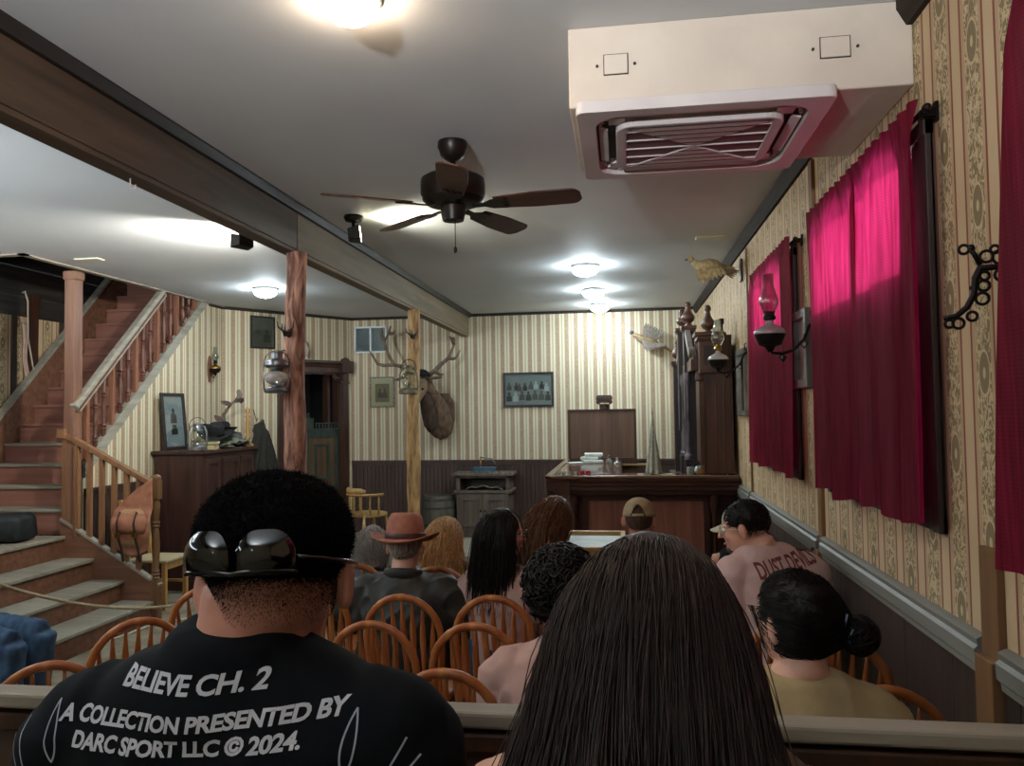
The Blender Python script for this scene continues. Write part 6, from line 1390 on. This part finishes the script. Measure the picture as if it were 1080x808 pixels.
# 4 --- woman with bun
o, body, HX, G = person('woman with a low black hair bun and tan shirt seated at right', (.455, 1.95), 8, True, 1.343, (30, -6, -4), (-.03, .03), 1.0, .95, skin_b, tan_tee, 'short', 'shirt', dark_p, sh=1.045, hf=.03, vox=.0055, hx0=-.01)
hr = hair_cap(o, HX, hair_black, c=(0, -.026, .030), r=(.086, .099, .094), rough=.003, sc=30, back=0)
P0, D0_, loc = scalp_roots(HX, 5000, c=(0, -.024, .032), r=(.086, .099, .095))
m4 = np.array(HX); bun_l = np.array([.075, -.125, -.035]); bun = bun_l @ m4[:3, :3].T+m4[:3, 3]
hcn = HX.translation
def to_bun(P, i): v_ = bun[None, :]-P; v_ /= np.linalg.norm(v_, axis=1, keepdims=True)+1e-6; return v_*2.2+np.array([0, 0, 1.])
P = sim(P0, D0_*.3+(bun-P0)*4, 13, .016, [((hcn.x, hcn.y, hcn.z+.012), (.088, .106, .110), 0)], to_bun, .6, .06)
strand_mesh('hair_strands', P+RNG.normal(size=(len(P), 1, 3))*.0025, .0009*np.ones(14), hair_black, hr)
mm = M().ell(bun_l, (.042, .038, .042), 18, 12, HX)
mk('bun', mm, hair_black, hr, remesh=.005, smooth=True, disp=lambda p: .007*noise.noise(p*45))
out = []
for k in range(260):
    a0 = RNG.uniform(0, 2*PI); tilt_ = RNG.normal(size=3); tilt_ /= np.linalg.norm(tilt_); e1 = np.cross(tilt_, RNG.normal(size=3)); e1 /= np.linalg.norm(e1); e2 = np.cross(tilt_, e1); R_ = .043*RNG.uniform(.85, 1.12)
    out.append([(bun_l+R_*(e1*math.cos(a0+s_*2.6)+e2*math.sin(a0+s_*2.6))) @ m4[:3, :3].T+m4[:3, 3] for s_ in np.linspace(0, 1, 12)])
strand_mesh('bun_strands', np.array(out), .0016*np.ones(12), hair_black, hr)
out = []
for k in range(26): # loose strands at the left temple
    x = -.078-.006*RNG.uniform(); e_ = RNG.uniform(.05, .13); w_ = RNG.normal()*.008; out.append([np.array([x-.004*math.sin(s_*3)+w_*s_, .05-.03*s_+w_*(1-s_), .05-e_*s_]) @ m4[:3, :3].T+m4[:3, 3] for s_ in np.linspace(0, 1, 10)])
strand_mesh('loose_strands', np.array(out), .0006*np.ones(10), hair_black, hr)
tie = MAT('hair_tie', '4d5568', '6a7286', .6, 0, 30)
mm = M()
for c_, r_, ax in (((.04, -.128, .0), .020, 0), ((.045, -.132, -.035), .022, .5), ((.055, -.128, -.03), .018, -.5)):
    mm.tube([HX @ (Vector(c_)+Vector((r_*.6*math.cos(2*PI*i/16), .004*math.sin(4*PI*i/16+ax), r_*math.sin(2*PI*i/16)))) for i in range(16)], .003, 8, closed=True)
mk('hair_tie', mm, tie, hr, smooth=True)
# 5 --- man with glasses and the lettered pink shirt
o, body, HX, G = person('dark-haired man with glasses in a pink shirt with brown lettering, looking left', (.70, 3.50), 22, True, 1.335, (52, -8, 0), (-.06, .08), 1.15, 1.1, skin_b, pink_tee, 'short', 'tee', dark_p, sh=1.085, hf=.06, svox=.009, hx0=-.075)
tee2 = [c for c in o.children if c.name.startswith('tee')][0]
hr = hair_cap(o, HX, hair_black, c=(0, -.026, .042), r=(.084, .096, .086), rough=.005, sc=45)
P0, D0_, loc = scalp_roots(HX, 1500, c=(0, -.024, .042), r=(.083, .095, .086), front=.07, low=-.02)
P = np.stack([P0+D0_*(.010*k/3)+np.array([0, 0, -.002*k]) for k in range(4)], 1); strand_mesh('hair_strands', P, [.0018, .0016, .0012, .0005], hair_black, hr)
def glasses(o, HX, mat, lens=True):
    g_ = mk('glasses', M().tube([HX @ Vector((-.010, .104, .012)), HX @ Vector((0, .108, .017)), HX @ Vector((.010, .104, .012))], .002, 6), mat, o)
    for s_ in (-1, 1):
        rim = [HX @ Vector((s_*.034+.025*math.cos(a), .100-.006*abs(math.cos(a)), .003+.020*math.sin(a))) for a in [2*PI*i/20 for i in range(20)]]
        mk('rim', M().tube(rim, .0022, 6, closed=True), mat, g_, smooth=True)
        mk('lens', M().add(rim, [tuple(range(20))]), glass_clear, g_, fixn=False)
        mk('temple', M().tube([HX @ Vector(p) for p in ((s_*.060, .096, .008), (s_*.075, .07, .010), (s_*.080, .0, .008), (s_*.080, -.02, -.012))], .0022, 6), mat, g_, smooth=True)
glasses(o, HX, MAT('clear_frame', 'c9b9ad', rough=.2))
mk('stubble', M().ell((0, .052, -.082), (.036, .036, .028), 12, 8, HX), MAT('beard_shadow', '4a3a33', '6a5448', .8, 0, 60), body, smooth=True)
dust = MAT('brown_lettering', '6a3430', rough=.8); 
add_text(tee2, tee2, 'DUST DEVILS', .092, -.02, 1.082, dust, 'lettering', 0, .0026, rot=.16, sx=.58)
bm = ribbon(bez((-.11, .0, 0), (-.04, .035, 0), (.0, -.03, 0), (.12, .02, 0)), .005); project(bm, tee2, 0, .985, (0, 1, 0), -.5, 1, 0, .002); me = bpy.data.meshes.new('script_swash'); bm.to_mesh(me); bm.free(); me.materials.append(dust); q = bpy.data.objects.new('script_swash', me); scene.collection.objects.link(q); q.parent = tee2
bm = ribbon(bez((-.10, -.02, 0), (-.06, .03, 0), (-.05, -.05, 0), (-.0, .01, 0))+bez((.0, .01, 0), (.03, -.03, 0), (.04, .03, 0), (.08, -.01, 0)), .004); project(bm, tee2, 0, .93, (0, 1, 0), -.5, 1, 0, .002); me = bpy.data.meshes.new('script_line'); bm.to_mesh(me); bm.free(); me.materials.append(MAT('gold_print', 'a08355', rough=.7)); q = bpy.data.objects.new('script_line', me); scene.collection.objects.link(q); q.parent = tee2
# 6 --- man with the brown hat
o, body, HX, G = person('man in a brown felt hat and dark olive jacket seen from behind', (-1.09, 3.68), 0, True, 1.205, (0, -4, 0), (0, .04), 1.28, 1.18, skin_b, olive_j, 'jacket', 'jacket', dark_p, sh=.915, hf=.035, arms=dict(L=((-.36, .10, .74), (-.52, .30, .82))), wr=.016, svox=.012, thigh=.33)
hair_cap(o, HX, hair_grey, c=(0, -.024, .02), r=(.080, .095, .09), rough=.003, sc=50)
felt_b = MAT('brown_hat_felt', '8a5443', 'a26b57', .85, 0, 20); band_m = MAT('hat_band_leather', '3c2622', '4c332d', .5, 0, 20)
HT = HX @ Matrix.Translation((0, -.01, .035)) @ Matrix.Rotation(-.06, 4, 'X') @ Matrix.Scale(1.07, 4)
def fedora(o, HT, mat, band):
    nn = 44; vs = []
    prof = [(.158, .004), (.150, .0), (.125, -.008), (.105, -.004), (.096, .008), (.093, .03), (.087, .07), (.078, .105), (.066, .124), (.05, .126), (.026, .108), (.0, .102)]
    for rr, z in prof:
        for j in range(nn):
            a = 2*PI*j/nn; c_, s_ = math.cos(a), math.sin(a); zz = z
            if rr > .1: zz += .036*abs(c_)**2.2*((rr-.09)/.07)-.006*abs(s_)*((rr-.09)/.07)
            ky = 1.16; kx = .95 if rr < .1 else 1.0
            if z > .09: zz -= .012*max(0, -s_)*0; 
            vs.append((rr*kx*c_, rr*ky*s_, zz))
    h = mk('hat', M().add(vs, [(i*nn+j, i*nn+(j+1) % nn, (i+1)*nn+(j+1) % nn, (i+1)*nn+j) for i in range(len(prof)-1) for j in range(nn)], HT), mat, o, smooth=True, solid=.004)
    vs = [(rr*.95*math.cos(a), rr*1.16*math.sin(a), z) for rr, z in ((.0975, .010), (.0985, .012), (.0965, .032), (.0955, .034)) for a in [2*PI*j/nn for j in range(nn)]]
    mk('hat_band', M().add(vs, [(i*nn+j, i*nn+(j+1) % nn, (i+1)*nn+(j+1) % nn, (i+1)*nn+j) for i in range(3) for j in range(nn)], HT), band, h, smooth=True, solid=.003)
fedora(o, HT, felt_b, band_m)
jk = [c for c in o.children if c.name.startswith('jacket')][0]
mk('collar', M().tube([Vector((G['c7'].x+.088*math.cos(a), G['c7'].y+.08*math.sin(a)+.005, G['c7'].z-.015-.02*math.sin(a))) for a in [PI*(.85+1.3*i/18) for i in range(19)]], .022, 8, sx=.5, sy=1.3, up=(0, 0, 1)), olive_j, jk, smooth=True)
# 7 --- small grey-haired person
o, body, HX, G = person('small grey-haired person beside the man in the brown hat, holding a glowing phone', (-1.53, 4.5), 5, True, 1.066, (8, -14, 0), (0, .04), .82, .85, skin_b, TEE('grey_blouse', '4a4d57', '5c5f69'), 'short', 'blouse', dark_p, sh=.80, hf=.04, hs=.92, arms=dict(L=((-.20, .12, .66), (-.10, .30, .84))))
long_hair(o, HX, G, hair_grey, n=1500, length=.13, step=.014, rad=.0022, spread=.0, part=False, stiff=.6)
ph_ = thing('phone', 'small phone with glowing blue screen held by the grey-haired person', 'phone', (-1.61, 4.84, .87), 0); ph_.rotation_euler = (.35, 0, .1)
mk('phone_body', M().box((-.038, 0, 0), (.038, .009, .15)), black_gloss, ph_, bevel=.003); mk('screen', M().box((-.034, -.001, .008), (.034, .001, .142)), EMIT('blue_screen', (.25, .4, 1), 1.5), ph_)
# 8 --- blonde
o, body, HX, G = person('girl with wavy dark-blonde hair right of the man in the brown hat', (-1.05, 4.42), 0, True, 1.137, (0, -6, 0), (0, .03), .86, .85, skin_b, TEE('brown_blouse', '6a5648', '7b6657'), 'short', 'blouse', jeans, sh=.85, hs=.96)
long_hair(o, HX, G, hair_blonde, n=1800, length=.36, step=.016, rad=.0020, wave=.35, spread=.0, part=False, back_fall=True, stiff=.66)
# 9 --- black-haired woman with glasses
o, body, HX, G = person('woman with long straight black hair and dark glasses, turned to the right', (-.595, 3.70), -10, True, 1.278, (-48, -4, 0), (0, .02), .98, .95, skin_c, mauve_tee, 'short', 'tee', jeans, sh=.955, hx0=.0, thigh=.34)
hr, P = long_hair(o, HX, G, hair_black, n=2600, length=.36, step=.018, rad=.0015, part=False, spread=.0, stiff=.62, width=.95, backk=.06, rfront=-.005, jit=.05, lockamp=.004)
mk('hair_core', M().loft([(-.03, -.08, .92, .03, .02), (-.03, -.075, .98, .045, .025), (-.025, -.055, 1.07, .05, .035), (-.015, -.03, 1.14, .055, .045)], 20), hair_black, hr, remesh=.007, smooth_it=2, smooth=True, disp=lambda p: .006*noise.noise(Vector((p.x*60, p.y*60, p.z*5))))
glasses(o, HX, black_gloss)
mk('hair_clip', M().ell(HX @ Vector((-.03, -.112, .055)), (.02, .008, .006), 10, 6), silver, hr, smooth=True)
# 10 --- light brown long hair
o, body, HX, G = person('woman with very long light brown hair in front of the bar corner', (-.445, 4.48), -14, True, 1.252, (-6, -4, 0), (.03, .02), 1.0, .95, skin_b, TEE('dark_top', '3d2f2b', '4c3c37'), 'tank', 'top', jeans, sh=.93)
hr, P = long_hair(o, HX, G, hair_brown, n=2400, length=.52, step=.02, rad=.0018, spread=.0, part=False, back_fall=True, stiff=.68, width=1.04, bias=(-.10, 0, 0))
mk('hair_core', M().loft([(-.05, -.12, .80, .06, .03), (-.04, -.12, .94, .09, .035), (-.015, -.09, 1.04, .09, .045), (0, -.05, 1.13, .08, .06)], 20), hair_brown, hr, remesh=.007, smooth_it=2, smooth=True, disp=lambda p: .006*noise.noise(Vector((p.x*60, p.y*60, p.z*5))))
# caps
def ball_cap(o, HX, mat, inner, hole=True):
    vs = []; N1, N2 = 40, 10; fs = []
    C0 = HX @ Matrix.Translation((0, -.012, .022)) @ Matrix.Rotation(-.10, 4, 'X')
    for j in range(N2+1):
        el = PI/2*j/N2
        for i in range(N1):
            a = 2*PI*i/N1; vs.append((.089*math.cos(el)**.85*math.cos(a), .110*math.cos(el)**.85*math.sin(a), .105*math.sin(el)))
    for j in range(N2):
        for i in range(N1):
            a = 2*PI*(i+.5)/N1; el = (j+.5)/N2; dback = abs(a-1.5*PI)
            if hole and (dback/.42)**2+(el/.38)**2 < 1 and el > .0: continue
            fs.append((j*N1+i, j*N1+(i+1) % N1, (j+1)*N1+(i+1) % N1, (j+1)*N1+i))
    c_ = mk('cap', M().add(vs, fs, C0), mat, o, smooth=True, solid=.003)
    if hole: 
        mk('cap_strap', M().tube([C0 @ Vector((.090*math.sin(q), -.111*math.cos(q), .008)) for q in [-.45+.9*i/10 for i in range(11)]], .008, 8, sx=.3, up=(0, 0, 1)), mat, c_, smooth=True)
        mk('opening_trim', M().tube([C0 @ Vector((.0905*math.cos(PI/2*.40*math.sin(PI*i/14))**.85*math.sin(-.43+.86*i/14), -.1115*math.cos(PI/2*.40*math.sin(PI*i/14))**.85*math.cos(-.43+.86*i/14), .105*math.sin(PI/2*.40*math.sin(PI*i/14)))) for i in range(15)], .004, 8), inner, c_, smooth=True)
    def brim(a, b):
        an = (a-.5)*2.3; rr = 1+b*.75*math.cos(an*.62)**1.5; return C0 @ Vector((.089*math.sin(an)*(1+.08*b), .110*math.cos(an)+.075*b*math.cos(an*.65), .006-.018*b-.02*abs(a-.5)*b*2))
    mk('visor', M().grid(brim, 18, 6), mat, c_, smooth=True, solid=.005)
tan_cap = MAT('tan_cap', '8f7c5c', 'a3906e', .85, 0, 20); pale_cap = MAT('pale_cap', 'a8a188', 'b9b29a', .85, 0, 20)
# 11 --- man in tan cap
o, body, HX, G = person('man in a tan cap with an arched back opening, in front of the bar', (.077, 4.30), 0, True, 1.262, (-4, -2, 0), (0, .02), 1.05, 1.05, skin_c, TEE('grey_tee', '6b6d70', '7d7f82'), 'short', 'tee', jeans, sh=.94)
hair_cap(o, HX, HAIR('cropped_hair', '3a2a22', '5a4334'), c=(0, -.022, .02), r=(.0765, .094, .088), rough=.001, sc=60)
ball_cap(o, HX, tan_cap, MAT('cap_inside', '3d2c22', rough=.8))
# 12 --- person in pale cap beyond the pink shirt
o, body, HX, G = person('person in a pale cap mostly hidden behind the man in the pink shirt', (.66, 4.36), 0, True, 1.215, (78, -6, 0), (-.0, .04), .95, .9, skin_b, TEE('black_top', '17171a', '232327'), 'tank', 'top', dark_p, sh=.955, hs=.95, hx0=-.03)
long_hair(o, HX, G, hair_black, n=900, length=.2, step=.018, rad=.0022, part=False, spread=.0, stiff=.6, ztop=.0)
ball_cap(o, HX, pale_cap, tan_cap)
# 13 --- person in blue jeans at the left edge
o, body, HX, G = person('person in blue jeans at the left edge, only a bent knee showing', (-3.80, 3.93), -90, True, 1.30, (0, 0, 0), (0, -.12), 1.05, 1.05, skin_a, TEE('navy_tee', '1c2430', '28313f'), 'short', 'tee', jeans, thigh=.46, arms=dict(L=((-.24, -.10, .70), (-.20, .02, .62)), R=((.24, -.10, .70), (.20, .02, .62))))
hair_cap(o, HX, hair_dkbrown, c=(0, -.026, .042), r=(.084, .096, .086), rough=.005, sc=45)
